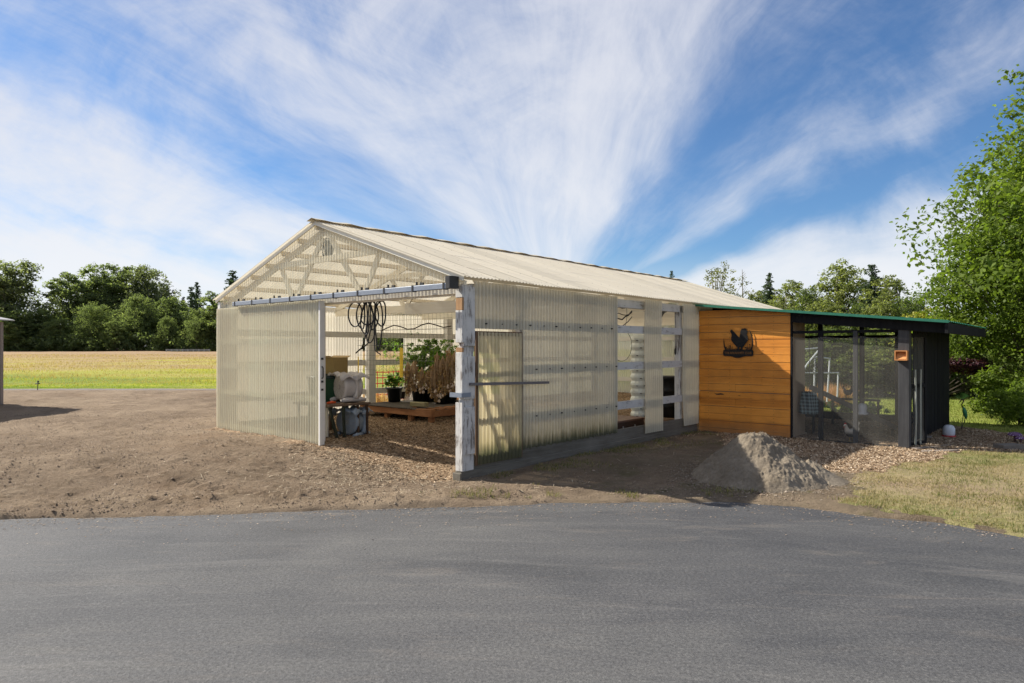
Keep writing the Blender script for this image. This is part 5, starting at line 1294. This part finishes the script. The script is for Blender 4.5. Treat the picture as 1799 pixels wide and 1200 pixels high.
# ------------------------------------------------------------------ rooster sign
sg = thing('rooster_sign', 'black cut-metal rooster sign with lettering on the orange cedar wall', 'sign', L(.81, B0, 1.75) , TH)
m_sign = simple('black sign steel', (.012, .012, .013), .45, .3)
kx = .586 / 555; kz = .56 / 480
def sp(pts): return [((x - 717) * kx, -(y - 480) * kz) for x, y in pts]
def sgn(name, pts, y=-.018, th=.004):
    mb = MB(); mb.prism(sp(pts), (0, y, 0), (1, 0, 0), (0, 0, 1), (0, -1, 0), th); return mb.build(name, m_sign, sg)
sgn('banner', [(440, 612), (450, 592), (980, 592), (994, 612), (994, 668), (984, 688), (870, 692), (820, 700), (760, 716), (715, 722), (665, 716), (610, 698), (560, 692), (452, 688), (440, 668)])
sgn('rooster', [(575, 292), (580, 272), (590, 256), (602, 266), (612, 258), (618, 275), (640, 290), (668, 320), (700, 355), (742, 388), (752, 352), (758, 318), (768, 282), (782, 254), (796, 242), (806, 250), (835, 240), (868, 246), (898, 264), (872, 264),
     (892, 290), (902, 312), (882, 300), (892, 330), (876, 318), (884, 352), (896, 370), (902, 400), (896, 440), (880, 470), (850, 492), (838, 520), (810, 540), (790, 596), (760, 596), (770, 545), (745, 548), (735, 596), (700, 596), (712, 545), (680, 525), (640, 488), (612, 455), (592, 420), (590, 395), (600, 360), (598, 330), (588, 318), (582, 304)], -.024)
sgn('crescent', [(918, 262), (945, 300), (970, 350), (988, 410), (994, 470), (986, 540), (968, 594), (948, 594), (962, 540), (972, 470), (968, 410), (952, 350)], -.018)
sgn('left_crescent', [(450, 400), (458, 440), (466, 500), (486, 560), (510, 594), (476, 594), (456, 540), (446, 470)], -.018)
rr_ = random.Random(2); pts = [(470, 596)]
for k in range(34):
    x_ = 478 + k * 14.6; pts += [(x_, 560 + rr_.uniform(-12, 12)), (x_ + 4, 505 + rr_.uniform(-45, 40)), (x_ + 9, 560 + rr_.uniform(-5, 15))]
pts += [(976, 596)]
mb = MB()
for k in range(0, 34):
    x_ = 482 + k * 14.4; h_ = rr_.uniform(35, 120) if not 620 < x_ < 850 else rr_.uniform(15, 45)
    mb.prism(sp([(x_ - 6, 594), (x_ + 6, 594), (x_ + rr_.uniform(-10, 10), 594 - h_)]), (0, -.019 - .0003 * k, 0), (1, 0, 0), (0, 0, 1), (0, -1, 0), .003)
    if k % 5 == 1: cx_, cy_ = x_, 594 - h_; mb.prism(sp([(cx_ + 12 * math.cos(q * 1.047), cy_ + 10 * math.sin(q * 1.047)) for q in range(6)][::-1]), (0, -.019 - .0003 * k, 0), (1, 0, 0), (0, 0, 1), (0, -1, 0), .003)
mb.build('grass_cutout', m_sign, sg)
fc = D.curves.new('lettering', 'FONT'); fc.body = 'THE BREAKFAST CLUB'; fc.size = .066; fc.align_x = 'CENTER'; fc.align_y = 'CENTER'; fc.extrude = .0006; fc.space_character = .98
ft = D.objects.new('text_source', fc); COL.objects.link(ft); bpy.context.view_layer.update()
lm_ = D.meshes.new_from_object(ft.evaluated_get(bpy.context.evaluated_depsgraph_get())); lm_.materials.clear(); D.objects.remove(ft)
fo = finish('lettering', lm_, simple('cut-out orange lettering', (.30, .13, .03), .6), sg); fo.location = (0, -.0232, -(642 - 480) * kz); fo.rotation_euler = (R(90), 0, 0); fo.scale = (.80, .86, 1)

# ------------------------------------------------------------------ coop things
bh = thing('nest_box', 'small open orange cedar box fixed to the charcoal coop post', 'wooden box', L(3.56, B0 - .035, 1.455), TH)
m_bh = wood('small cedar box', (.42, .16, .05), (.72, .34, .13), 0, .6)
for nm, bx_ in (('side', (-.09, -.075, -.11, 0, 0, .16)), ('side', (.075, .09, -.11, 0, 0, .16)), ('bottom', (-.074, .074, -.11, 0, 0, .014)), ('top', (-.074, .074, -.11, 0, .146, .16)), ('back', (-.074, .074, -.012, 0, .0142, .1458))):
    MB().box(*bx_).build(nm, m_bh, bh)
MB().add([(-.07, -.10, .02), (.07, -.10, .02), (.07, -.02, .14), (-.07, -.02, .14), (-.07, -.09, .015), (.07, -.09, .015), (.07, -.015, .135), (-.07, -.015, .135)], [(0, 1, 2, 3), (7, 6, 5, 4), (0, 4, 5, 1), (2, 6, 7, 3), (0, 3, 7, 4), (1, 5, 6, 2)]).build('ramp', m_bh, bh)
def hen(lab, loc, rz, body, sc=1.0):
    r_ = thing('hen', lab, 'hen', loc, rz); r_.scale = (sc,) * 3
    mb = MB()   # one continuous loft from tail to beak
    P = [(-.20, 0, .30), (-.185, 0, .29), (-.14, 0, .25), (-.08, 0, .205), (0, 0, .185), (.07, 0, .19), (.115, 0, .225), (.135, 0, .27), (.145, 0, .315), (.155, 0, .345), (.175, 0, .36), (.195, 0, .357), (.212, 0, .348), (.232, 0, .34)]
    rr = [.010, .035, .055, .085, .100, .092, .066, .046, .036, .033, .031, .026, .012, .003]
    mb.tube(P, rr, 14)
    o_ = mb.build('body', body, r_, True); ss = o_.modifiers.new('s', 'SUBSURF'); ss.levels = 1; ss.render_levels = 1
    mb = MB(); mb.prism([(-.03, 0), (.03, 0), (.035, .022), (.02, .012), (.012, .034), (0, .014), (-.010, .030), (-.018, .012), (-.034, .018)], (.172, -.004, .382), (1, 0, 0), (0, 0, 1), (0, 1, 0), .008)
    mb.prism([(0, 0), (.014, -.006), (.010, -.034), (.0, -.03)], (.200, -.004, .338), (1, 0, 0), (0, 0, 1), (0, 1, 0), .008); mb.build('comb', simple('red comb', (.55, .04, .03), .5), r_)
    for s_ in (-1, 1):
        mb = MB(); mb.tube([(.0, s_ * .045, .14), (.012, s_ * .045, .08), (.0, s_ * .045, .01)], [.022, .010, .008], 6)
        for q in (-.5, 0, .5): mb.tube([(0, s_ * .045, .01), (.05 * math.cos(q), s_ * .045 + .05 * math.sin(q), .004)], [.007, .003], 4)
        mb.build('leg', simple('yellow leg', (.45, .30, .08), .6), r_, True)
        mb = MB(); mb.tube([(-.13, s_ * .062, .235), (-.06, s_ * .092, .20), (.02, s_ * .096, .19), (.07, s_ * .075, .205)], [.012, .045, .052, .015], 8, sq=(.35, 1)); mb.build('wing', body, r_, True)
    mb = MB()
    for k in range(6): a = .9 + k * .16; mb.add([(-.17, -.012 + .005 * k, .27), (-.19 - .13 * math.cos(a), (k - 2.5) * .012, .27 + .15 * math.sin(a)), (-.16 - .10 * math.cos(a + .25), (k - 2.5) * .012, .27 + .15 * math.sin(a + .25))], [(0, 1, 2)])
    tl2 = mb.build('tail', body, r_); so2 = tl2.modifiers.new('t', 'SOLIDIFY'); so2.thickness = .006
    return r_
m_hen, t = new_mat('hen feathers'); o = t.obj(); xyz = t.sep(o)
f = t.noise(o, 38, 4, .6); c = t.mix(t.mapr(t.m('ADD', xyz[2], t.m('MULTIPLY', f, .06)), .19, .27), (.05, .048, .05), (.62, .56, .46))
end(t, pbsdf(t, c, .85, t.bump(f, .5, .01), 0, .2))
hen('pale-necked hen with a red comb standing just inside the coop mesh', L(2.72, 6.92, .02), R(200) + 0, m_hen, .82)
hn2 = hen('pale hen perched at the back of the run left of the pipe frame', L(1.98, 9.6, .60), R(190), simple('buff feathers', (.55, .45, .37), .85, var=.2), .62)
pcb = thing('roost_bar', 'dark sloping roost plank crossing the left part of the chicken run', 'roost', L(1.9, 8.0, .0), TH)
mb = MB(); mb.bar((-.05, -.5, .92), (1.25, .25, .18), .06, .09); mb.build('plank', m_coopg, pcb)
for p_, h_ in (((.0, -.47), .86), ((1.2, .2), .16)): mb = MB(); mb.bar((p_[0], p_[1], -.02), (p_[0], p_[1], h_), .04, .04, up=(0, 1, 0)); mb.build('support', m_coopb, pcb)
mb = MB(); mb.box(-.25, .7, 1.55, 1.60, .555, .60); mb.build('perch', m_coopg, pcb)
for a_ in (-.22, .66): MB().box(a_ - .02, a_ + .02, 1.555, 1.595, -.02, .554).build('support', m_coopb, pcb)
# plaid cloth
m_plaid, t = new_mat('plaid cloth'); o = t.obj(); xyz = t.sep(o)
g1 = t.m('GREATER_THAN', t.m('FRACT', t.m('MULTIPLY', t.m('ADD', xyz[0], xyz[1]), 16)), .55); g2 = t.m('GREATER_THAN', t.m('FRACT', t.m('MULTIPLY', xyz[2], 16)), .55)
c = t.mix(t.m('MULTIPLY', t.m('ADD', g1, g2), .5), (.02, .03, .03), (.22, .30, .30)); end(t, pbsdf(t, c, .9))
pc_ = thing('plaid_cloth', 'dark green plaid cloth draped beside the cedar wall inside the coop', 'cloth', L(1.98, 7.02, .46), TH)
mb = MB(); n = 22
for i in range(n + 1):
    for j in range(8): an = i / n * 2 * math.pi; f_ = j / 7; r_ = (.09 + .05 * (1 - f_)) * (1 + .15 * math.sin(an * 5 + j * .4)); mb.v.append((r_ * math.cos(an) * 1.3, r_ * math.sin(an), f_ * .40))
for i in range(n):
    for j in range(7): mb.f.append((i * 8 + j, (i + 1) * 8 + j, (i + 1) * 8 + j + 1, i * 8 + j + 1)); mb.mi.append(0)
mb.build('cloth', m_plaid, pc_, True)
mb = MB(); mb.tube([(0, 0, .36), (0, 0, 1.7)], .006, 5); mb.build('cord', m_black, pc_)
rf_ = thing('cage_fan', 'round black wire cage fan hanging inside the coop beside the plywood', 'fan', L(2.02, 7.4, 1.33), TH)
mb = MB()
for rr in (.15, .11, .07): mb.tube([(rr * math.cos(k * .2618), 0, rr * math.sin(k * .2618)) for k in range(25)], .006, 5, cap=False)
for k in range(8): mb.tube([(0, 0, 0), (.15 * math.cos(k * .785), 0, .15 * math.sin(k * .785))], .003, 4)
mb.build('cage', m_darkm, rf_); mb = MB(); mb.lathe([(0, -.03), (.04, -.03), (.05, .0), (.03, .05), (0, .05)], (0, 0, 0), 14, 'y'); mb.tube([(0, 0, .15), (0, 0, .75)], .004, 4); mb.build('motor', m_black, rf_, True)
hw = thing('hanging_waterer', 'white jug waterer hanging on a thin chain in the chicken run', 'waterer', L(2.66, 7.9, .44), TH)
m_jug = simple('white translucent jug', (.62, .66, .72), .35)
mb = MB(); mb.lathe([(.0, 0), (.075, .0), (.08, .02), (.08, .13), (.06, .17), (.02, .19), (.0, .19)], (0, 0, 0), 18); mb.build('jug', m_jug, hw, True)
mb = MB(); mb.lathe([(.0, -.02), (.10, -.02), (.105, .012), (.082, .012)], (0, 0, 0), 18); mb.build('tray', m_jug, hw, True)
mb = MB(); mb.tube([(0, 0, .19), (0, 0, 1.7)], .0035, 4); mb.build('chain', m_darkm, hw)
X, Y = gp(1667, 770); jw = thing('poultry_waterer', 'white jug waterer with red tray on the bark beside the black slats', 'waterer', (X, Y, .01), 0)
mb = MB(); mb.lathe([(.0, .04), (.085, .04), (.10, .07), (.10, .17), (.08, .215), (.05, .235), (.0, .24)], (0, 0, 0), 20); mb.build('jug', m_jug, jw, True)
mb = MB(); mb.lathe([(.0, 0), (.10, 0), (.115, .03), (.115, .045), (.09, .045)], (0, 0, 0), 20); mb.build('tray', simple('red tray', (.45, .03, .03), .4), jw, True)
# pipe frame in the yard behind
pf2 = thing('pipe_frame', 'white pipe frame standing on the lawn behind the chicken run', 'pipe frame', (0, 0, 0))
m_pipe = simple('white pipe', (.62, .66, .68), .4)
def pp(px, py, Y=19.0): return ipt(px, py, Y)
for pts in ([(1407, 614), (1442, 611)], [(1442, 611), (1418, 640), (1411, 652)], [(1407, 655), (1474, 655)], [(1432, 627), (1430, 706)], [(1434, 627), (1459, 630)], [(1458, 630), (1453, 706)], [(1473, 655), (1471, 706)], [(1407, 614), (1408, 706)], [(1442, 611), (1440, 706)]):
    mb = MB(); mb.tube([pp(*p) + Vector((0, .9 * (i_ % 2) * 0, 0)) for i_, p in enumerate(pts)], .022, 6); mb.build('pipe', m_pipe, pf2)
# tan ornamental grass and leafy bed plants behind the coop
def tuft(name, lab, cat, X, Y, h, w_, n, mat, wd=.006, group=None):
    rg = np.random.default_rng(int(abs(X) * 100)); rt = thing(name, lab, cat, (X, Y, floor_z(X, Y) - .02), 0, group)
    ph = rg.uniform(0, 6.28, n); ln = np.abs(rg.normal(0, .35, n)); hh = h * rg.uniform(.6, 1.05, n); b_ = np.stack([rg.normal(0, w_ * .2, n), rg.normal(0, w_ * .2, n), 0 * ph], -1)
    s_ = np.stack([np.cos(ph + 1.5), np.sin(ph + 1.5), 0 * ph], -1) * wd; d_ = np.stack([np.cos(ph) * ln, np.sin(ph) * ln, 1 - ln * .4], -1) * hh[:, None]
    V_ = np.stack([b_ - s_, b_ + s_, b_ + d_ * [.5, .5, .65] + s_ * .8, b_ + d_ * [.5, .5, .65] - s_ * .8, b_ + d_], 1).reshape(-1, 3); q_ = (np.arange(n) * 5)[:, None]
    T_ = np.concatenate([q_ + [0, 1, 2], q_ + [0, 2, 3], q_ + [3, 2, 4]]); finish('blades', np_mesh('blades', V_, T_, np.tile(rg.random(n), 3)), mat, rt); return rt
m_tan = leafmat('tan seed heads', (.36, .19, .09), (.62, .38, .20), None, .3)
for px, Y, h, lb in ((1462, 20.6, .75, 'right one of two tan ornamental grass clumps behind the run'), (1415, 20.8, .55, 'left one of two tan ornamental grass clumps behind the run')):
    tuft('ornamental_grass', lb, 'ornamental grass', wz(px, Y), Y, h, 1.1, 900, m_tan, group='tan grass clumps behind the run')
for px, Y, h, lb in ((1490, 17.3, .30, 'leafy garden plant with broad leaves, left of the hanging waterer behind the run'), (1525, 17.0, .28, 'leafy garden plant right of the hanging waterer behind the run'), (1425, 17.4, .35, 'leafy plant behind the plaid cloth end of the run')):
    rt = thing('garden_plant', lb, 'garden plant', (wz(px, Y), Y, floor_z(wz(px, Y), Y)), 0, 'garden plants behind the run'); rg = np.random.default_rng(px)
    C_ = rg.normal(0, 1, (26, 3)) * [.22, .2, .06] + [0, 0, h * .6]; V_, T_ = leaf_arrays(rg, C_, np.full(26, .08), 12, .12, .7, .7); leaf_obj('foliage', [V_], [T_], lm_pl, rt)
    mb = MB()
    for k in range(8): mb.tube([(0, 0, -.02), tuple(C_[k])], .006, 4)
    mb.build('stem', MATS['green stem'], rt)
m_strawg = leafmat('straw clump', (.48, .30, .14), (.72, .52, .28), None, .3)
x_, y_, _ = L(-6.75, 4.0); tuft('dry_grass_clump', 'dry straw-coloured grass clump outside the far wall by the red mesh', 'grass clump', x_, y_, .5, .9, 500, m_strawg)
# garden stake bird
X, Y = gp(1688, 757); sb = thing('garden_stake_bird', 'green metal bird ornament on a thin stake beside the bark bed', 'garden ornament', (X, Y, 0), 0)
m_gm = simple('green painted metal', (.03, .16, .07), .4, .4); k_ = Y / 1200
mb = MB(); mb.tube([(0, 0, -.05), (.03, 0, .18), (.06, .01, .34)], .006, 5); mb.tube([(.0, .03, -.05), (.09, .02, .20), (.10, .02, .30)], .005, 5); mb.build('legs', m_darkm, sb)
mb = MB(); mb.tube([(.11, .0, .22), (.10, 0, .30), (.08, 0, .38), (.06, 0, .45), (.04, 0, .48)], [.004, .035, .045, .03, .012], 10, sq=(.5, 1)); mb.build('body', m_gm, sb, True)
mb = MB(); mb.tube([(.04, 0, .47), (.02, 0, .53), (.05, 0, .58), (.055, 0, .62), (.02, 0, .63), (-.05, 0, .54)], [.012, .011, .012, .018, .012, .003], 7); mb.build('neck', m_brownleg, sb, True)
mb = MB(); rr_ = random.Random(1)
for k in range(9): a = .5 + k * .27; mb.add([(.04, 0, .63), (.04 + .14 * math.cos(a) - .02, .02, .64 + .13 * math.sin(a)), (.04 + .15 * math.cos(a + .12), -.02, .64 + .11 * math.sin(a + .12))], [(0, 1, 2)])
cr = mb.build('crest', simple('leaf green crest', (.16, .34, .07), .5), sb); so2 = cr.modifiers.new('t', 'SOLIDIFY'); so2.thickness = .004
# mushrooms
m_purp, t = new_mat('purple mushroom cap'); o = t.obj(); vo = t.n('ShaderNodeTexVoronoi'); t.put(vo.inputs['Vector'], o); vo.inputs['Scale'].default_value = 34
c = t.mix(t.mapr(vo.outputs['Distance'], .28, .22), (.10, .035, .12), (.55, .45, .6)); end(t, pbsdf(t, c, .4))
for px, py, h, r_, lb in ((1783, 780, .22, .11, 'taller purple mushroom ornament with pale spots'), (1793, 782, .16, .085, 'shorter purple mushroom ornament with pale spots')):
    X, Y = gp(px, py); mr = thing('mushroom_ornament', lb, 'garden ornament', (X, Y, -.01), 0, 'purple mushroom ornaments')
    mb = MB(); mb.tube([(0, 0, 0), (.005, 0, h * .5), (0, 0, h * .8)], [.028, .02, .022], 10); mb.build('stem', simple('mushroom stem', (.12, .06, .05), .6), mr, True)
    mb = MB(); mb.lathe([(.015, h * .76), (r_, h * .72), (r_ * 1.02, h * .76), (r_ * .8, h * .90), (r_ * .4, h * .98), (0, h)], (0, 0, 0), 20); mb.build('cap', m_purp, mr, True)
m_brick = simple('grey concrete brick', (.16, .14, .12), .9, var=.2, bump=.6)
for px, py, sz, lb in ((1622, 772, (.12, .08, .07), 'small grey block at the foot of the black slats'), (1772, 792, (.20, .10, .11), 'grey block at the edge of the bark below the purple mushrooms')):
    X, Y = gp(px, py); bk_ = thing('concrete_block', lb, 'block', (X, Y, 0), .2)
    MB().box(-sz[0], sz[0], -sz[1], sz[1], -.01, sz[2]).build('block', m_brick, bk_, bevel=.01)
for i, (p0, p1, lb) in enumerate((((1606, 792), (1668, 786), 'upper weathered plank lying on the bark beside the coop post'), ((1622, 797), (1702, 794), 'lower weathered plank lying on the bark beside the coop post'))):
    q0 = Vector((*gp(*p0), .03)); q1 = Vector((*gp(*p1), .03)); pk = thing('ground_plank', lb, 'plank', (0, 0, 0), 0, 'planks beside the coop post')
    mb = MB(); mb.bar(q0, q1, .09, .03); mb.build('plank', wood('weathered plank', (.16, .13, .11), (.36, .31, .27), 0, .9), pk)
# sand pile
def pile():
    cx_, cy_ = wz(1345, 8.55), 8.55; n = 230; r_ = np.linspace(-1.35, 1.35, n) * .93; GXp, GYp = np.meshgrid(r_, r_, indexing='ij')
    X = GXp + cx_; Y = GYp + cy_; dx = GXp + .17; dy = GYp
    rr = np.sqrt((dx / np.where(dx > 0, .86, .72)) ** 2 + (dy / .86) ** 2) + fbm(X * 1.6, Y * 1.6, 201, 3) * .34 + fbm(X * 6, Y * 6, 205, 3) * .10
    h = .63 * np.clip(1 - rr, -1, 1); h = np.where(rr < .16, .63 * .84 - (rr - 0) * .25 + .02, h)
    h2 = .20 * np.clip(1 - np.sqrt(((GXp - .50) / .42) ** 2 + ((GYp + .12) / .40) ** 2), -1, 1); h = np.maximum(h, h2)
    h = h + fbm(X * 3.5, Y * 3.5, 202, 6, .62) * .13 * sst(1.15, .8, rr) + np.abs(fbm(X * 24, Y * 24, 203, 3)) * .06 * sst(1.1, .8, rr)
    Z = H0(X, Y) + h + .015
    Z = np.where(h <= -.06, H0(X, Y) - .15, Z)
    i = np.arange(n * n).reshape(n, n); Fq = np.stack([i[:-1, :-1], i[1:, :-1], i[1:, 1:], i[:-1, 1:]], -1).reshape(-1, 4)
    m_, t = new_mat('grey sand'); o = t.obj(); f = t.m('ADD', t.m('MULTIPLY', t.noise(o, 2.2, 5, .6), .6), t.m('MULTIPLY', t.noise(o, 26, 6, .7), .45))
    c = t.ramp(f, [(.36, (.135, .110, .080)), (.52, (.210, .174, .130)), (.70, (.30, .255, .195))]); end(t, pbsdf(t, c, .95, t.bump(t.noise(o, 60, 6, .75), .9, .02), 0, .1))
    ob = finish('sand_pile', np_mesh('sand_pile', np.stack([X - cx_, Y - cy_, Z], -1).reshape(-1, 3), Fq), m_, None, True, (cx_, cy_, 0))
    tag(ob, 'heap of grey sand in front of the cedar wall by the driveway', 'sand pile')
pile()
n = 3200; an = rng.uniform(0, 6.28, n); rq_ = np.abs(rng.normal(.88, .20, n)); X = wz(1345, 8.55) - .17 + np.cos(an) * rq_ * np.where(np.cos(an) > 0, 1.1, .85); Y = 8.55 + np.sin(an) * rq_ * .95
k_ = edge_d(X, Y) > .12; X, Y = X[k_], Y[k_]
tag(flakes('sand_spill', X, Y, rng.uniform(.004, .013, len(X)), rng.uniform(.003, .010, len(X)), simple('spilt sand', (.22, .18, .135), .95), rng.random(len(X)), .008, .3), 'grey sand and small stones spilt round the foot of the sand heap', 'sand', kind='stuff')
# small barn at the left edge
bn = thing('barn', 'grey-brown barn corner with a thin overhanging roof at the left edge', 'barn', (-12.32, 16.5, .25), 0)
m_bw = wood('grey brown siding', (.19, .15, .125), (.33, .28, .24), 2, .85)
MB().box(-4.0, -.06, -3.6, .0, -.1, 2.0).build('wall', m_bw, bn)
MB().box(-.059, .02, -.08, .02, -.1, 2.03).build('corner_board', m_bw, bn, bevel=.004)
mb = MB(); mb.add([(-4.3, -3.8, 2.96), (.16, -3.8, 2.07), (.16, .2, 2.07), (-4.3, .2, 2.96), (-4.3, -3.8, 2.99), (.16, -3.8, 2.095), (.16, .2, 2.095), (-4.3, .2, 2.99)], [(3, 2, 1, 0), (4, 5, 6, 7), (0, 1, 5, 4), (1, 2, 6, 5), (2, 3, 7, 6), (3, 0, 4, 7)]); mb.build('roof', simple('barn roof metal', (.42, .40, .38), .5, .3), bn)
MB().box(-.20, .03, -.08, .12, -.12, .05).build('footing', m_darkm, bn)
# sprinkler and far rail fence
X, Y = wz(66, 22.0), 22.0; sk = thing('sprinkler', 'small dark sprinkler on a stake at the field edge', 'sprinkler', (X, Y, floor_z(X, Y)), 0)
mb = MB(); mb.tube([(0, 0, -.05), (.01, 0, .26)], .012, 5); mb.build('stake', m_darkm, sk); mb = MB(); mb.tube([(-.07, 0, .20), (.08, 0, .21)], .016, 5); mb.tube([(.01, 0, .24), (.02, 0, .30)], [.03, .02], 6); mb.build('head', m_darkm, sk)
rl = thing('rail_fence', 'low white rail fence at the foot of the far trees near the greenhouse', 'fence', (0, 0, 0), 0); m_wf = simple('white rail', (.30, .32, .31), .7)
for k in range(9): q = ipt(292 + k * 9.5, 612, 104); z_ = floor_z(q.x, q.y); MB().box(q.x - .06, q.x + .06, q.y - .06, q.y + .06, z_ - .1, z_ + .42).build('fence_post', m_wf, rl)
for dz in (.18, .36):
    q0 = ipt(292, 612, 103.93); q1 = ipt(368, 612, 103.93); mb = MB(); mb.bar((q0.x, q0.y, floor_z(q0.x, q0.y) + dz), (q1.x, q1.y, floor_z(q1.x, q1.y) + dz), .03, .09); mb.build('rail', m_wf, rl)
